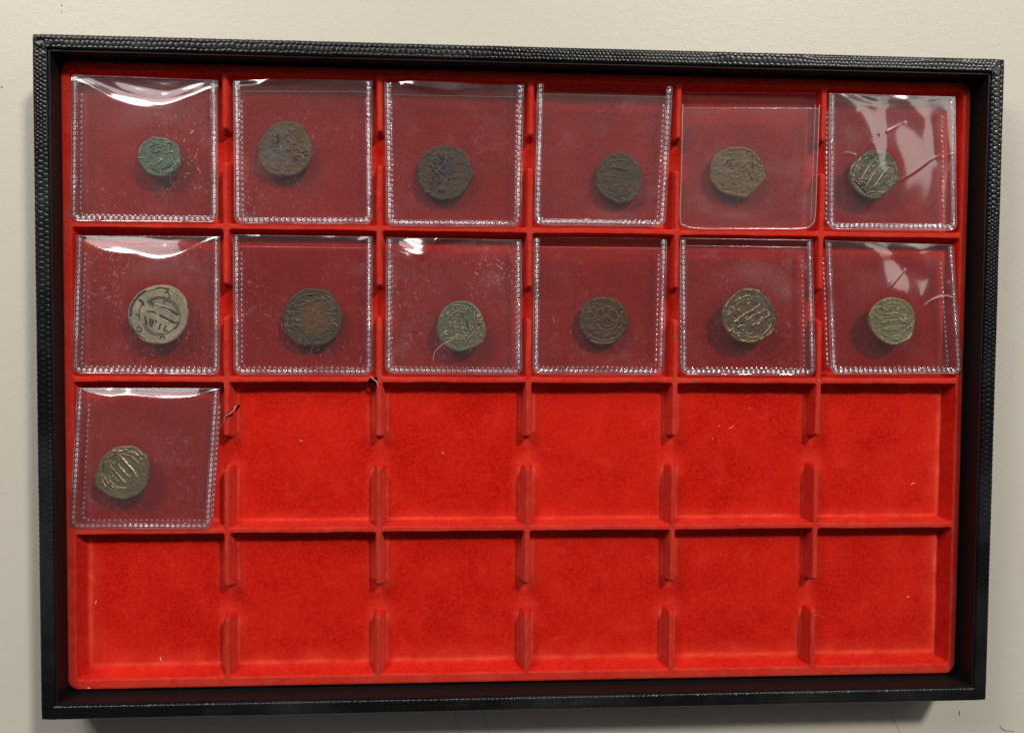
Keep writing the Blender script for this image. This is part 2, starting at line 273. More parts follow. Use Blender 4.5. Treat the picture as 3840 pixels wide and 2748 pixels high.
COINS=[{"c":[-126.19,75.46,13.5],"P":[[-240,673],[-2,666],[235,634],[413,541],[556,447],[650,328],[686,232],[685,87],[720,64],[695,-106],[646,-313],[526,-460],[346,-584],[107,-673],[-131,-641],[-369,-572],[-487,-466],[-604,-323],[-686,-179],[-720,25],[-707,182],[-658,328],[-539,438],[-395,562]],"S":[[18,91,487,234,502,377,492],[31,43,401,139,427,258,466],[23,-243,275,-64,339,91,366,234,405],[19,-218,481,-123,507,-63,448],[20,45,619,164,597,247,550],[19,-268,190,-173,132,-30,195],[20,-172,240,18,220],[18,208,127,351,154],[63,423,179,423,179],[76,51,-94,51,-94],[16,-402,-259,-320,-366],[16,-508,-104,-461,-175],[18,-697,-35,-507,-55],[19,-307,-245,-224,-268,-104,-254,-33,-204,15,-143],[25,326,-77,301,-198,205,-309,109,-383],[20,49,-456,168,-515,323,-500,466,-425],[25,-479,500,-551,378,-600,232,-649,87],[25,468,-135,539,-254,467,-352],[25,541,12,421,-111,372,-233],[25,-326,334,-326,334],[25,-541,209,-541,209],[25,-506,113,-506,113],[25,-435,115,-435,115],[25,-340,20,-340,20],[25,-281,-3,-281,-3],[25,-283,-233,-283,-233],[25,-145,627,-145,627],[25,389,432,389,432],[-25,-290,311,-124,374,-4,388],[-25,-244,155,-149,108,-6,147],[-25,372,-318,228,-381,85,-432],[-25,-249,-413,-130,-484,-11,-554],[-19,377,444,376,275,447,276]]},
{"c":[-84.82,79.36,11.9],"P":[[-265,868],[-66,912],[226,931],[439,869],[598,752],[718,568],[837,343],[904,143],[917,-124],[877,-366],[796,-555],[636,-718],[423,-883],[196,-927],[-70,-931],[-376,-910],[-561,-819],[-720,-688],[-825,-490],[-891,-291],[-917,-91],[-876,110],[-796,311],[-690,513],[-531,689]],"S":[[21,-385,466,-346,386,-359,320,-452,264,-532,196,-506,130,-426,65,-307,80],[21,-306,561,-253,482,-199,563,-199,683],[19,-94,431,-160,310,-200,256],[21,-293,121,-227,82,-161,43],[19,66,795,53,728,106,676,133,623],[22,372,641,279,626,252,558,185,504,106,502],[19,-400,-82,-267,-39,-188,-38,-241,-145],[41,464,1,557,-77,663,-169],[55,544,-184,610,-277],[41,637,-317,690,-316],[21,370,-254,504,-199],[21,-55,-169,25,-207,-2,-288],[23,-321,-454,-308,-521,-215,-559,-109,-531],[18,-468,-711,-335,-682,-229,-720],[17,-664,380,-598,382],[21,-372,319,-373,226,-399,172],[21,-559,49,-533,-84,-533,-178],[19,-692,-180,-639,-260,-560,-258],[21,690,32,770,-20,824,-72],[19,66,461,199,451],[22,306,893,306,893],[22,399,868,399,868],[22,492,804,492,804],[22,571,712,571,712],[22,664,633,664,633],[22,744,515,744,515],[22,784,422,784,422],[22,837,316,837,316],[22,864,210,864,210],[22,877,63,877,63],[22,877,-71,877,-71],[30,252,398,252,398],[30,504,457,504,457],[30,438,375,438,375],[30,558,297,558,297],[30,332,467,332,467],[30,704,33,704,33],[30,611,245,611,245],[30,-1,393,-1,393],[30,-162,-384,-162,-384],[30,-267,-146,-267,-146],[19,344,-255,328,-293,290,-309,253,-294,237,-257,253,-219,291,-202,328,-217,344,-255],[-55,-240,389,-214,229,-267,148],[-41,132,596,199,557],[-35,504,-132,584,-157,744,-100],[-35,317,-376,423,-401],[-28,797,-207,690,-249],[-28,-399,145,-346,120],[-28,51,-87,211,-84]]},
{"c":[-29.68,72.15,11.4],"P":[[-34,964],[238,915],[470,838],[649,692],[773,518],[842,329],[870,180],[954,19],[995,-89],[955,-144],[859,-228],[792,-419],[656,-598],[452,-805],[221,-904],[2,-921],[-107,-964],[-270,-939],[-502,-847],[-734,-661],[-912,-447],[-981,-218],[-995,12],[-969,256],[-916,460],[-781,638],[-578,804],[-306,931]],"S":[[21,-210,635,-277,567,-331,498,-386,470,-481,441,-481,400],[25,-6,639,9,518,-4,409,-58,313,-140,230,-221,148],[21,-521,291,-466,211,-385,253,-331,322],[19,-101,651,22,667,131,615],[19,172,548,295,550],[19,350,429,309,360],[28,-629,46,-574,-35,-465,-46,-384,9],[25,-466,211,-357,78,-275,-29,-165,-136,-83,-230],[25,-221,148,-329,51,-438,-46],[25,-125,68,-234,-42,-342,-166,-437,-276],[25,-385,253,-275,147,-166,40,-57,28,-30,110,11,152,52,71],[22,134,-9,243,61],[28,-1,-283,40,-350,136,-362,217,-279],[25,-327,-559,-231,-599,-109,-556],[21,-640,-524,-558,-536,-463,-467],[21,516,-16,490,-193,436,-371],[28,341,-494,219,-632,83,-716],[25,-96,-339,-82,-474,-163,-543],[22,-328,-274,-382,-384,-327,-464],[22,-573,-292,-437,-276],[22,176,-158,353,-168,462,-153],[21,-775,-621,-666,-687,-503,-657],[21,-489,-820,-380,-737],[21,-305,674,-386,592,-413,510],[28,341,-481,341,-481],[28,475,78,475,78],[28,-738,233,-738,233],[-58,-330,146,-330,139],[-58,-220,12,-220,5],[-58,-465,35,-465,28],[-58,-342,-98,-342,-105],[-35,-111,-122,-111,-128],[-35,-233,-205,-233,-212],[-58,-548,183,-548,176],[-58,-412,293,-412,287],[-48,-85,136,-85,123],[-58,-291,607,-291,593],[-69,-223,513,-114,461],[-69,-194,270,-140,325],[-58,-451,-209,-451,-216],[-58,-273,-409,-218,-381],[-58,-491,-413,-491,-420],[-35,108,-227,81,-295],[-28,-244,-680,-26,-677]]},
{"c":[30.71,71.12,11.4],"P":[[-91,891],[165,896],[358,849],[487,751],[617,627],[722,465],[802,252],[831,26],[821,-201],[773,-417],[634,-608],[482,-737],[315,-790],[124,-881],[-4,-896],[-133,-822],[-236,-760],[-365,-737],[-494,-626],[-649,-502],[-753,-353],[-831,-253],[-782,-102],[-809,99],[-773,276],[-711,440],[-611,605],[-434,759],[-282,850]],"S":[[19,-568,229,-494,381,-380,496,-215,587,-24,653,168,632,336,559],[19,563,-130,501,-282,375,-461,248,-564,95,-604,-72,-607,-239,-546,-393,-498],[18,-470,520,-318,623],[22,-340,384,-238,398,-20,377,172,342,339,320],[19,-96,313,109,278,302,244],[19,339,320,328,194],[25,391,296,442,259,418,208],[16,-302,372,-275,297,-199,323],[24,-183,85,48,63,240,29,433,19],[20,305,-8,281,-147],[19,-247,58,-258,-93],[19,-195,47,-207,-67],[20,-400,5,-449,-109],[19,-374,18,-347,-94],[18,-490,54,-513,-97],[19,-307,-232,-395,-334,-458,-424],[19,-166,-268,-215,-432],[22,-76,-241,-125,-443],[23,-102,-241,38,-214,180,-250,321,-272,322,-335],[19,257,-286,233,-387],[16,-58,-657,122,-692],[25,354,-777,506,-661],[19,-51,791,25,843],[20,-27,880,229,884],[25,-286,95,-286,95],[25,-346,-195,-346,-195],[25,-780,-240,-780,-240],[23,-636,517,-636,517],[23,-660,454,-660,454],[23,-685,378,-685,378],[23,-697,277,-697,277],[23,-708,176,-708,176],[23,-733,100,-733,100],[23,-745,25,-745,25],[23,-744,-51,-744,-51],[23,-755,-151,-755,-151],[23,-755,-227,-755,-227],[23,-651,-351,-651,-351],[23,-599,-451,-599,-451],[23,-281,787,-281,787],[23,-179,789,-179,789],[23,-51,766,-51,766],[23,335,647,335,647],[23,438,624,438,624],[23,516,550,516,550],[23,594,476,594,476],[23,621,375,621,375],[23,648,275,648,275],[23,663,99,663,99],[23,-559,-526,-559,-526],[23,-478,130,-478,130],[23,-580,153,-580,153],[-19,-276,360,-20,339,314,282],[-19,-8,-618,223,-589,401,-486]]},
{"c":[73.34,74.05,11.4],"P":[[-361,890],[-162,908],[93,913],[349,876],[550,783],[696,620],[842,428],[916,263],[949,70],[1009,-96],[969,-235],[900,-361],[760,-489],[649,-643],[522,-715],[382,-842],[298,-913],[154,-873],[-88,-835],[-330,-797],[-587,-718],[-760,-569],[-905,-405],[-1006,-268],[-1009,-102],[-998,91],[-973,258],[-891,466],[-865,563],[-683,705],[-543,790]],"S":[[30,-517,100,-548,265,-493,377,-381,434,-239,464,-184,548,-214,644,-357,683,-469,612],[30,-376,185,-378,268,-323,352,-237,354,-208,271,-205,133],[28,-95,315,-178,230],[28,275,307,330,378,416,351,472,408,530,340,588,285,644,342,703,232,789,206,860,235],[25,471,463,498,533,584,507],[25,384,558,354,627,425,642,454,587,384,558],[28,222,85,263,155,349,129,365,32,310,-52,283,-136],[28,423,5,507,62,608,8,595,-75],[28,424,-78,511,-160,570,-270],[25,683,-198,767,-100,825,-196,770,-294,684,-240],[24,-231,-34,-285,-173,-354,-285],[24,-358,-36,-427,-148],[25,-33,25,-73,-86],[25,50,165,134,222,220,196],[25,109,69,195,29],[28,44,-278,88,-361,146,-415],[28,259,-386,204,-498],[28,401,-370,347,-495],[28,515,-382,433,-549],[28,-168,-337,-81,-419],[24,52,-694,150,-637,221,-608],[28,-165,-531,-22,-557,91,-499],[28,610,618,670,481,814,372,873,290,791,95],[28,-330,794,-76,826,166,831,380,752],[28,229,-275,313,-219],[28,-28,-210,112,-139],[21,-957,175,-982,-19],[28,238,749,183,638,98,664],[22,-973,285,-918,397],[42,-500,-52,-500,-52],[42,737,-45,737,-45],[42,894,-42,894,-42],[-42,-293,270,-291,187],[-35,503,256,534,146],[-42,498,561,512,533],[-28,-490,211,-324,407,-154,466],[-35,455,-216,513,-243],[-42,-564,-427,-535,-482]]},
{"c":[121.75,73.7,13.6],"P":[[38,885],[314,851],[524,748],[693,592],[809,408],[897,196],[929,10],[921,-203],[869,-311],[759,-366],[665,-447],[530,-596],[354,-746],[150,-869],[-56,-885],[-264,-835],[-474,-732],[-656,-588],[-797,-418],[-884,-233],[-929,-61],[-907,138],[-842,299],[-709,473],[-547,609],[-413,744],[-236,840]],"S":[[18,44,646,-135,630,-299,587,-461,451,-567,303,-631,116,-613,-69,-540,-254,-414,-358,-273,-462,-161,-541],[18,-187,-608,75,-630,254,-601],[18,648,192,654,-34,618,-235],[18,-27,738,-192,708,-369,652],[37,58,607,-48,472,-156,351,-262,203,-355,42,-446,-159],[37,231,331,123,223,16,101,-77,-34,-169,-208,-275,-409],[37,509,256,401,134,294,26,201,-135,94,-283,1,-418],[24,-505,597,-598,436,-676,248,-739,35,-764,-72],[21,-814,299,-879,139,-875,-47],[24,-323,454,-335,387],[21,-375,333,-470,252],[20,-499,-253,-416,-265,-304,-330],[39,-762,-191,-622,-295,-481,-413,-340,-557,-199,-701],[24,511,-370,688,-274],[26,411,-238,411,-238],[26,-79,-513,-79,-513],[26,-329,-450,-329,-450],[26,330,771,330,771],[26,440,-318,440,-318],[21,-1,792,29,686],[26,337,-613,173,-682,9,-724],[21,-100,-779,-85,-846],[21,-4,-778,-3,-831],[20,756,300,791,34,768,-179],[-26,-691,-256,-480,-466,-269,-649],[-26,-467,-412,-303,-383]]},
{"c":[-126.78,22.42,14.3],"P":[[-219,934],[-15,991],[256,994],[459,954],[663,845],[825,680],[932,486],[958,278],[998,98],[969,-139],[913,-390],[789,-599],[624,-781],[405,-922],[174,-992],[-58,-994],[-275,-981],[-505,-885],[-680,-719],[-814,-539],[-934,-374],[-986,-152],[-998,42],[-942,291],[-832,500],[-668,708],[-450,849]],"S":[[-23,-372,406,-222,518,-19,589,185,577,388,523,551,386,685,193,739,-1,710,-252,600,-419,408,-588,244,-672,80,-715,-96,-716,-259,-647,-407,-509,-500,-329],[-19,-319,351,-182,477,8,534,185,536,361,468,509,330,631,165,670,-30],[-23,-536,322,-605,155,-620,-53,-594,-205],[-19,-432,-315,-326,-509,-191,-619,-1,-659,176,-645],[-64,169,272,318,162,494,80,630,-2],[-64,85,-48,248,-144,410,-226,546,-295],[-37,-321,88,-212,89,-131,76,-77,21],[-46,-431,-93,-404,-204,-392,-329],[-43,-241,-175,-270,-342],[-43,-160,-216,-216,-411],[-34,-79,-215,-39,-285],[-34,83,-325,28,-506],[-34,246,-394,190,-561,299,-574],[-31,-210,435,-238,297],[-31,-156,380,-170,269],[-23,183,369,211,453,320,454,415,399],[-29,-705,-483,-650,-413,-556,-454,-543,-552,-611,-607,-692,-566],[-31,52,-826,107,-756,202,-770,229,-839],[-29,309,800,362,690,403,607,361,551],[-71,-589,460,-508,405,-482,322],[-57,-904,-55,-889,181,-778,431,-614,626,-424,766],[-29,-152,851,119,895,391,829,594,761],[-29,-919,-193,-840,-470,-653,-705,-437,-843],[-36,628,-252,654,-363,572,-475],[-36,-701,-12,-647,-67],[-29,254,716,336,773],[26,-75,353,34,340],[26,166,-158,383,-268],[23,418,843,662,706,797,582],[21,-329,822,-84,880],[23,34,299,251,273,345,218],[26,223,189,412,80]]},
{"c":[-75.52,21.81,11.9],"P":[[-288,953],[-8,984],[271,972],[523,904],[621,862],[720,693],[832,510],[972,299],[1029,44],[1001,-240],[931,-481],[804,-667],[621,-838],[383,-939],[102,-983],[-178,-984],[-458,-943],[-681,-816],[-849,-619],[-946,-422],[-1001,-168],[-1029,30],[-972,256],[-916,398],[-847,511],[-735,639],[-567,824]],"S":[[20,-707,456,-596,443],[20,-819,173,-638,174],[19,-819,116,-652,117],[20,-568,174,-289,176],[20,-498,274,-261,247,-219,347],[20,-540,372,-400,402,-260,445],[20,-218,544,-9,546,75,575,103,604],[19,-205,488,-9,504],[20,-317,148,-289,63,-261,35],[22,-569,-108,-429,-107,-289,-121],[19,-639,-250,-499,-292,-387,-305],[19,-624,117,-638,-24,-680,-52],[20,-708,-67,-652,-81,-667,-222,-708,-236],[22,-736,-279,-667,-335,-625,-307],[22,-918,-323,-848,-266,-792,-308,-834,-364],[19,-568,400,-596,287],[19,-679,400,-735,258],[26,-9,292,19,207,47,80],[22,-23,122,-23,-204],[22,47,80,47,-132],[22,243,124,229,-103,215,-315],[20,285,82,285,-329],[19,467,-73,453,-243,495,-342],[20,341,365,299,294,299,181,215,180],[23,523,154,579,98,635,98,650,155],[19,551,239,664,254,776,298],[23,579,-16,664,-15],[23,607,-100,692,-156,790,-71],[23,692,-156,804,-212],[22,593,-242,692,-213,818,-227],[22,804,-269,860,-326],[23,411,-442,495,-385,551,-413],[22,355,-499,439,-484],[22,523,-555,635,-540],[20,-260,770,-148,799,-9,800,103,787],[20,103,688,215,633,327,605],[20,327,676,411,634],[20,439,790,579,692,692,509,776,326],[20,341,719,481,607,607,466,706,297],[20,-568,570,-428,684,-316,755],[20,-651,513,-512,514,-428,571,-288,600],[23,-820,-449,-709,-533],[26,19,801,19,801],[26,607,-313,607,-313],[26,47,207,47,207],[26,131,689,131,689],[26,327,690,327,690],[23,-246,954,-64,969],[-29,-148,743,-9,716],[-29,-708,258,-652,315]]},
{"c":[-24.13,19.09,13.8],"P":[[-213,855],[-1,882],[199,871],[375,798],[525,674],[652,500],[728,338],[792,150],[856,-100],[833,-326],[759,-527],[609,-666],[384,-767],[172,-831],[-41,-882],[-241,-858],[-416,-771],[-617,-634],[-742,-485],[-830,-298],[-856,-85],[-832,139],[-784,327],[-685,515],[-524,691],[-375,792]],"S":[[23,-397,367,-298,430,-223,481,-111,532],[18,-472,254,-422,317],[19,-49,482,164,484],[19,-299,680,-311,580,-249,543,-174,556,-149,631,-199,643],[20,-274,718,-125,731,-50,732,-49,644,1,595,101,571,176,596,213,671],[18,25,720,100,696,88,645],[19,351,622,251,622,264,547,326,510],[19,451,523,452,398,415,273,478,198],[21,-421,167,-396,42,-383,-83,-395,-170,-332,-195],[16,-246,18,-196,-19],[16,-245,-82,-120,-56,4,-30],[20,4,107,42,-42,17,-130,68,-205,81,-280],[20,78,170,104,46,142,-104],[19,278,272,279,84,292,-41,318,-229],[21,303,147,504,148],[24,504,86,579,124,667,162,692,49,655,-39,568,-127,581,-227],[19,492,-2,480,-102],[18,380,-15,355,-103,330,-166],[19,106,-267,231,-217],[20,69,-368,231,-317],[16,456,-203,331,-329,207,-455,145,-555,108,-631],[20,-568,-421,-418,-433,-318,-407],[19,-43,-506,-18,-569],[20,768,0,756,-126,707,-226,657,-327],[19,-545,-109,-594,-196,-619,-284],[19,-646,241,-696,328,-597,416],[18,-460,492,-522,416,-447,367],[18,-330,-483,-268,-545],[18,-206,-432,-43,-443,107,-430],[18,528,324,602,399],[18,553,224,704,237],[25,-247,268,-247,268],[25,327,335,327,335],[25,127,383,127,383],[25,-706,-310,-706,-310],[25,295,-542,295,-542],[25,-557,-59,-557,-59],[25,457,-353,457,-353],[25,-168,-582,-168,-582],[25,-147,269,-147,269],[18,-196,131,-207,105,-234,93,-260,104,-271,131,-261,157,-234,168,-208,158,-196,131],[19,-94,-331,-108,-367,-144,-381,-179,-367,-194,-332,-179,-296,-144,-281,-109,-296,-94,-331],[18,-457,-233,-475,-277,-519,-296,-563,-278,-581,-234,-563,-190,-519,-171,-475,-189,-457,-233],[16,628,349,613,314,578,299,542,313,528,349,542,384,577,399,613,385,628,349],[-31,204,121,205,-54],[-38,580,49,630,24],[-25,27,395,52,295],[-31,-199,606,-224,593]]},
{"c":[25.95,21.12,11.4],"P":[[-229,845],[27,860],[221,836],[414,774],[583,648],[714,497],[820,293],[875,64],[865,-153],[803,-345],[688,-499],[523,-666],[305,-782],[87,-834],[-68,-860],[-274,-797],[-468,-696],[-663,-532],[-793,-329],[-872,-126],[-875,78],[-838,256],[-776,434],[-675,588],[-485,742]],"S":[[14,539,100,414,-207,106,-336,-204,-211,-336,94,-212,401,96,530,407,406,539,100],[27,539,100,539,100],[27,525,-15,525,-15],[27,483,-123,483,-123],[27,415,-216,415,-216],[27,325,-288,325,-288],[27,220,-333,220,-333],[27,107,-349,107,-349],[27,-7,-334,-7,-334],[27,-113,-290,-113,-290],[27,-204,-220,-204,-220],[27,-275,-128,-275,-128],[27,-320,-21,-320,-21],[27,-336,94,-336,94],[27,-322,210,-322,210],[27,-280,317,-280,317],[27,-212,410,-212,410],[27,-122,481,-122,481],[27,-17,527,-17,527],[27,96,543,96,543],[27,209,529,209,529],[27,315,485,315,485],[27,407,415,407,415],[27,477,323,477,323],[27,522,216,522,216],[25,-535,-455,-380,-556,-173,-644,46,-681,265,-654,470,-551,623,-422],[32,-468,-684,-275,-759,-81,-784,176,-770,394,-705],[19,-70,414,20,440],[19,-31,338,-56,287],[19,176,251,240,289],[19,-53,96,49,122,74,186,126,136,230,111],[19,-258,57,-155,32],[18,201,353,251,417],[18,355,392,382,290],[19,53,-196,169,-170,335,-118],[18,-25,-120,-51,-69],[18,180,-68,231,-42],[19,-179,-121,-127,-185],[23,-538,-187,-385,-110],[20,-473,-238,-345,-199],[20,-434,-301,-319,-249],[19,-605,67,-477,68],[20,-570,334,-493,309,-442,386],[19,-571,436,-494,462],[23,44,-528,160,-476,223,-412],[20,340,-450,442,-411],[19,551,190,616,101],[20,669,12,632,-116],[22,633,-167,531,-257],[19,614,292,690,344],[19,-265,616,-162,566,-59,592],[51,-3,198,-3,198],[25,125,212,125,212],[25,-419,590,-419,590],[25,-355,616,-355,616],[25,-124,-414,-124,-414],[25,365,-386,365,-386],[25,-279,-351,-279,-351],[25,560,470,560,470],[25,443,571,443,571],[25,484,329,484,329],[25,-336,107,-336,107],[25,-335,5,-335,5],[25,-321,-97,-321,-97],[25,-490,106,-490,106],[25,-441,284,-441,284],[25,-837,116,-837,116],[-25,-29,249,-81,261],[-25,166,34,231,-17]]},
{"c":[77.1,23.33,14.2],"P":[[-268,957],[-14,987],[241,961],[413,907],[558,742],[732,563],[879,327],[954,147],[986,-61],[976,-271],[950,-382],[839,-550],[658,-732],[447,-873],[236,-972],[23,-987],[-191,-946],[-404,-891],[-576,-795],[-721,-615],[-866,-421],[-968,-214],[-986,-6],[-961,175],[-880,383],[-756,551],[-575,732],[-436,858]],"S":[[41,-488,-183,-279,-29,-54,112,114,210,254,309,394,393],[38,-371,-390,-204,-250,-21,-138,146,2,315,87,568,214],[36,124,-332,292,-219,461,-107,602,-50,714,34],[27,294,-289,505,-176],[23,-74,390,23,501],[18,-456,387,-358,471,-176,569],[19,-511,275,-564,108,-574,-114,-584,-350],[19,859,-104,820,-272,723,-439,556,-608,373,-720,132,-763,-124,-695],[22,910,175,958,-62,935,-340],[22,880,-438,797,-578,657,-691],[27,446,-817,558,-719],[41,-691,107,-701,-143,-697,-351],[21,-819,148,-707,163],[25,-775,51,-677,80],[22,-526,358,-595,275],[41,-694,-531,-554,-447],[27,-552,-572,-538,-558],[41,-380,-696,-294,-752],[25,-905,203,-930,-5,-912,-213,-866,-394,-750,-587],[23,-851,314,-755,509],[22,-213,-515,-157,-473],[21,49,654,79,557],[19,230,808,260,753],[21,-403,581,-291,638,-150,694,19,723],[27,-292,-835,-50,-903,234,-888],[25,-506,774,-296,915],[19,-544,-211,-418,-168,-388,-238],[34,-242,319,-242,319],[34,-411,220,-411,220],[34,-295,124,-295,124],[34,315,809,315,809],[34,30,890,30,890],[34,-473,539,-473,539],[34,380,421,380,421],[34,553,255,553,255],[34,602,-36,602,-36],[34,160,2,160,2],[-34,4,29,215,142],[-34,-534,-3,-420,-57],[-34,-274,-279,-63,-180]]},
{"c":[129.22,21.84,14.2],"P":[[-273,822],[-62,849],[164,839],[391,776],[566,687],[731,508],[829,303],[862,84],[854,-135],[820,-342],[718,-523],[536,-692],[340,-823],[114,-849],[-99,-825],[-327,-723],[-530,-582],[-693,-403],[-804,-223],[-862,-18],[-841,201],[-767,420],[-625,588],[-457,731]],"S":[[18,-229,630,-30,644,169,620,275,659],[18,-291,462,-313,269],[19,-210,424,-194,308],[18,-103,373,-106,476],[19,-54,528,-25,425],[18,239,505,202,401],[18,-352,256,-153,257,178,298],[20,-333,12,-147,26,92,27,250,67,409,94,568,108],[19,-410,-66,-212,-39,-13,-38],[18,385,-9,519,-34,549,-176,537,-241],[20,537,-241,682,-175,784,-7],[19,-273,-258,-75,-219,124,-204,349,-164],[16,-298,-297,-73,-296,259,-268],[20,-619,-196,-499,-234],[18,-382,-143,-366,-246],[19,-334,-452,-200,-529,1,-566,199,-526,395,-409,525,-266],[23,201,-617,306,-539],[18,406,223,447,146],[18,485,249,460,171],[18,-616,203,-600,87],[18,-536,190,-545,36],[18,-582,460,-451,525,-369,423],[21,-816,265,-824,73,-777,-223,-667,-402,-463,-595,-261,-722,-20,-811,206,-810],[20,403,-719,600,-602,729,-433],[16,-398,-568,-267,-503],[18,69,-630,269,-655],[18,-508,653,-351,731],[20,39,516,39,516],[20,79,503,79,503],[20,-392,-272,-392,-272],[20,-316,-117,-316,-117],[20,-776,266,-776,266],[20,-687,395,-687,395],[20,-729,-17,-729,-17],[20,-645,331,-645,331],[20,21,709,21,709],[-19,-338,230,-205,218,-20,245],[-19,-410,-92,-224,-78,-12,-64]]},
{"c":[-139.1,-31.38,14.2],"P":[[-136,883],[99,910],[361,909],[517,841],[647,720],[803,598],[867,422],[904,179],[889,-50],[835,-279],[768,-495],[609,-684],[438,-805],[214,-884],[-87,-910],[-348,-840],[-543,-745],[-698,-596],[-827,-514],[-904,-406],[-902,-177],[-888,-56],[-835,-2],[-794,226],[-727,428],[-595,589],[-398,763]],"S":[[68,-22,533,95,398,198,263,302,155,379,60],[27,-61,560,18,560,122,560],[41,-115,264,-12,142,91,34,182,-87,286,-142],[30,-403,252,-312,157,-235,63,-119,-73,11,-222,141,-317],[25,-235,63,-117,143],[23,-298,332,-193,345,-88,453],[41,405,33,470,-35],[27,444,-62,535,-143],[18,-469,158,-471,-44,-407,-247,-252,-409,-83,-504,139,-506],[27,-532,360,-560,158,-562,-30],[27,-589,-111,-512,-246,-435,-368],[27,-370,-436,-253,-490,-149,-545],[55,-111,735,19,748,150,775],[34,189,707,307,721],[48,359,694,437,680,541,585],[41,-400,561,-269,615,-177,695,-189,749,-280,763],[27,-439,534,-428,359],[27,606,491,684,450],[27,709,288,746,45],[27,516,801,711,625],[27,879,288,876,-50],[16,-138,655,149,627,357,532,539,356,616,127,640,-89],[27,-689,293,-705,24,-668,-245,-514,-489],[21,-888,-56,-889,-177],[19,-121,-302,-132,-330,-160,-342,-188,-330,-199,-302,-187,-273,-159,-261,-132,-273,-121,-302],[41,-315,-99,-315,-99],[41,-376,265,-376,265],[41,-102,291,-102,291],[30,-224,-221,-224,-221],[30,732,-63,732,-63],[30,411,693,411,693],[-27,-611,293,-614,-3],[-27,-590,-246,-487,-408],[-27,-436,-462,-280,-544,-150,-599],[-27,-326,76,-223,-86,-68,-248],[-34,44,573,70,573]]}]
FLIPS=[[[-154.79,102.22],[-106.72,101.48],[-106.74,53.52],[-155.78,53.3]],
[[-101.79,101.89],[-54.89,102.89],[-54.65,53.67],[-101.57,53.22]],
[[-51.06,102.54],[-2.92,102.74],[-3.55,53.42],[-50.28,53.17]],
[[1.3,103.66],[49.07,103.58],[47.05,54.18],[0.69,54.24]],
[[52.6,101.72],[101.5,102.59],[100.61,54.35],[52.27,53.89]],
[[104.65,101.94],[150.85,101.74],[153.0,54.2],[105.3,54.0]],
[[-153.76,48.7],[-106.2,48.97],[-106.43,1.81],[-155.89,2.17]],
[[-102.13,49.8],[-54.63,49.69],[-54.54,1.84],[-102.05,1.96]],
[[-50.28,49.38],[-3.31,49.06],[-2.73,2.08],[-50.52,2.49]],
[[0.55,50.39],[47.93,50.43],[47.34,2.23],[0.61,2.47]],
[[52.07,50.49],[100.07,50.35],[102.35,2.2],[53.19,2.25]],
[[104.49,50.22],[151.8,49.3],[156.46,2.92],[107.48,2.59]],
[[-154.23,-2.68],[-106.42,-2.78],[-109.67,-51.33],[-157.28,-50.74]]]
M_DARKSCR = mat_plain("scratch_line", (.33, .29, .23))
# ------------------------------------------------------------------ tabletop
def build_table():
    xs = np.linspace(-1500, 1500, 3); ys = np.linspace(-1500, 1500, 3)
    X, Y = np.meshgrid(xs, ys, indexing='ij')
    top = np.stack([X, Y, 0*X], -1).reshape(-1, 3); bot = top+np.array([0, 0, -30.])
    F = grid_faces(3, 3); n = 9
    ring = [0, 3, 6, 7, 8, 5, 2, 1]
    side = np.array([[ring[i], ring[i]+n, ring[(i+1) % 8]+n, ring[(i+1) % 8]] for i in range(8)])
    o = mesh_arrays("tabletop", np.vstack([top, bot]), np.vstack([F, F[:, ::-1]+n, side]), M_TABLE, smooth=False)
    tag(o, "cream painted tabletop with fine orange-peel texture under the black case", None, None, "structure")
    for pts in (((-26, -122, .05), (-24.6, -128, .05), (-21.5, -140, .05)), ((-15.5, -122, .05), (-14, -128, .05), (-10.5, -140, .05)),
                ((141.8, -129.6, .05), (143.6, -132.5, .05), (145.8, -138, .05))):
        tube("scratch", spline(pts, 10), .09, M_DARKSCR, o)
    return o
build_table()

# ------------------------------------------------------------------ black leatherette case
FW, FH, TOPZ, RW = 327.216, 225.913, 22.0, 4.45
def scale_relief(s, t, seed):
    """embossed lizard grain: rows of ovals whose size drifts along the rail"""
    ds = 1.0/400
    q = np.linspace(-5, 400, 4000)
    pit = 1.35+0.50*sstep((vnoise(q/34.0, q*0, seed)-.38)/.3)
    cum = np.concatenate([[0], np.cumsum((q[1]-q[0])/pit[:-1])])
    a = np.interp(s, q, cum); p = np.interp(s, q, pit)
    b = (t-24.5)/(1.05+(p-1.35)*1.9)+3.3*seed
    best = np.full(a.shape, 9.); sec = np.full(a.shape, 9.)
    bi = np.floor(b).astype(np.int64)
    for dj in (-1, 0, 1):
        jb = bi+dj; off = .5*(jb % 2); ai = np.floor(a-off).astype(np.int64)
        for di in (-1, 0, 1, 2):
            ia = ai+di
            ca = ia+off+.35*(hash2(ia, jb, seed)-.5)+.5*0; cb = jb+.5+.3*(hash2(ia, jb, seed+5)-.5)
            d = np.sqrt((a-ca)**2+((b-cb)*1.05)**2)
            nb = d < best; sec = np.where(nb, best, np.minimum(sec, d)); best = np.where(nb, d, best)
    return sstep((sec-best)/.34)*(.55+.45*np.sqrt(np.clip(1-best**2*1.2, 0, 1)))*np.clip(p, .8, 1.2)
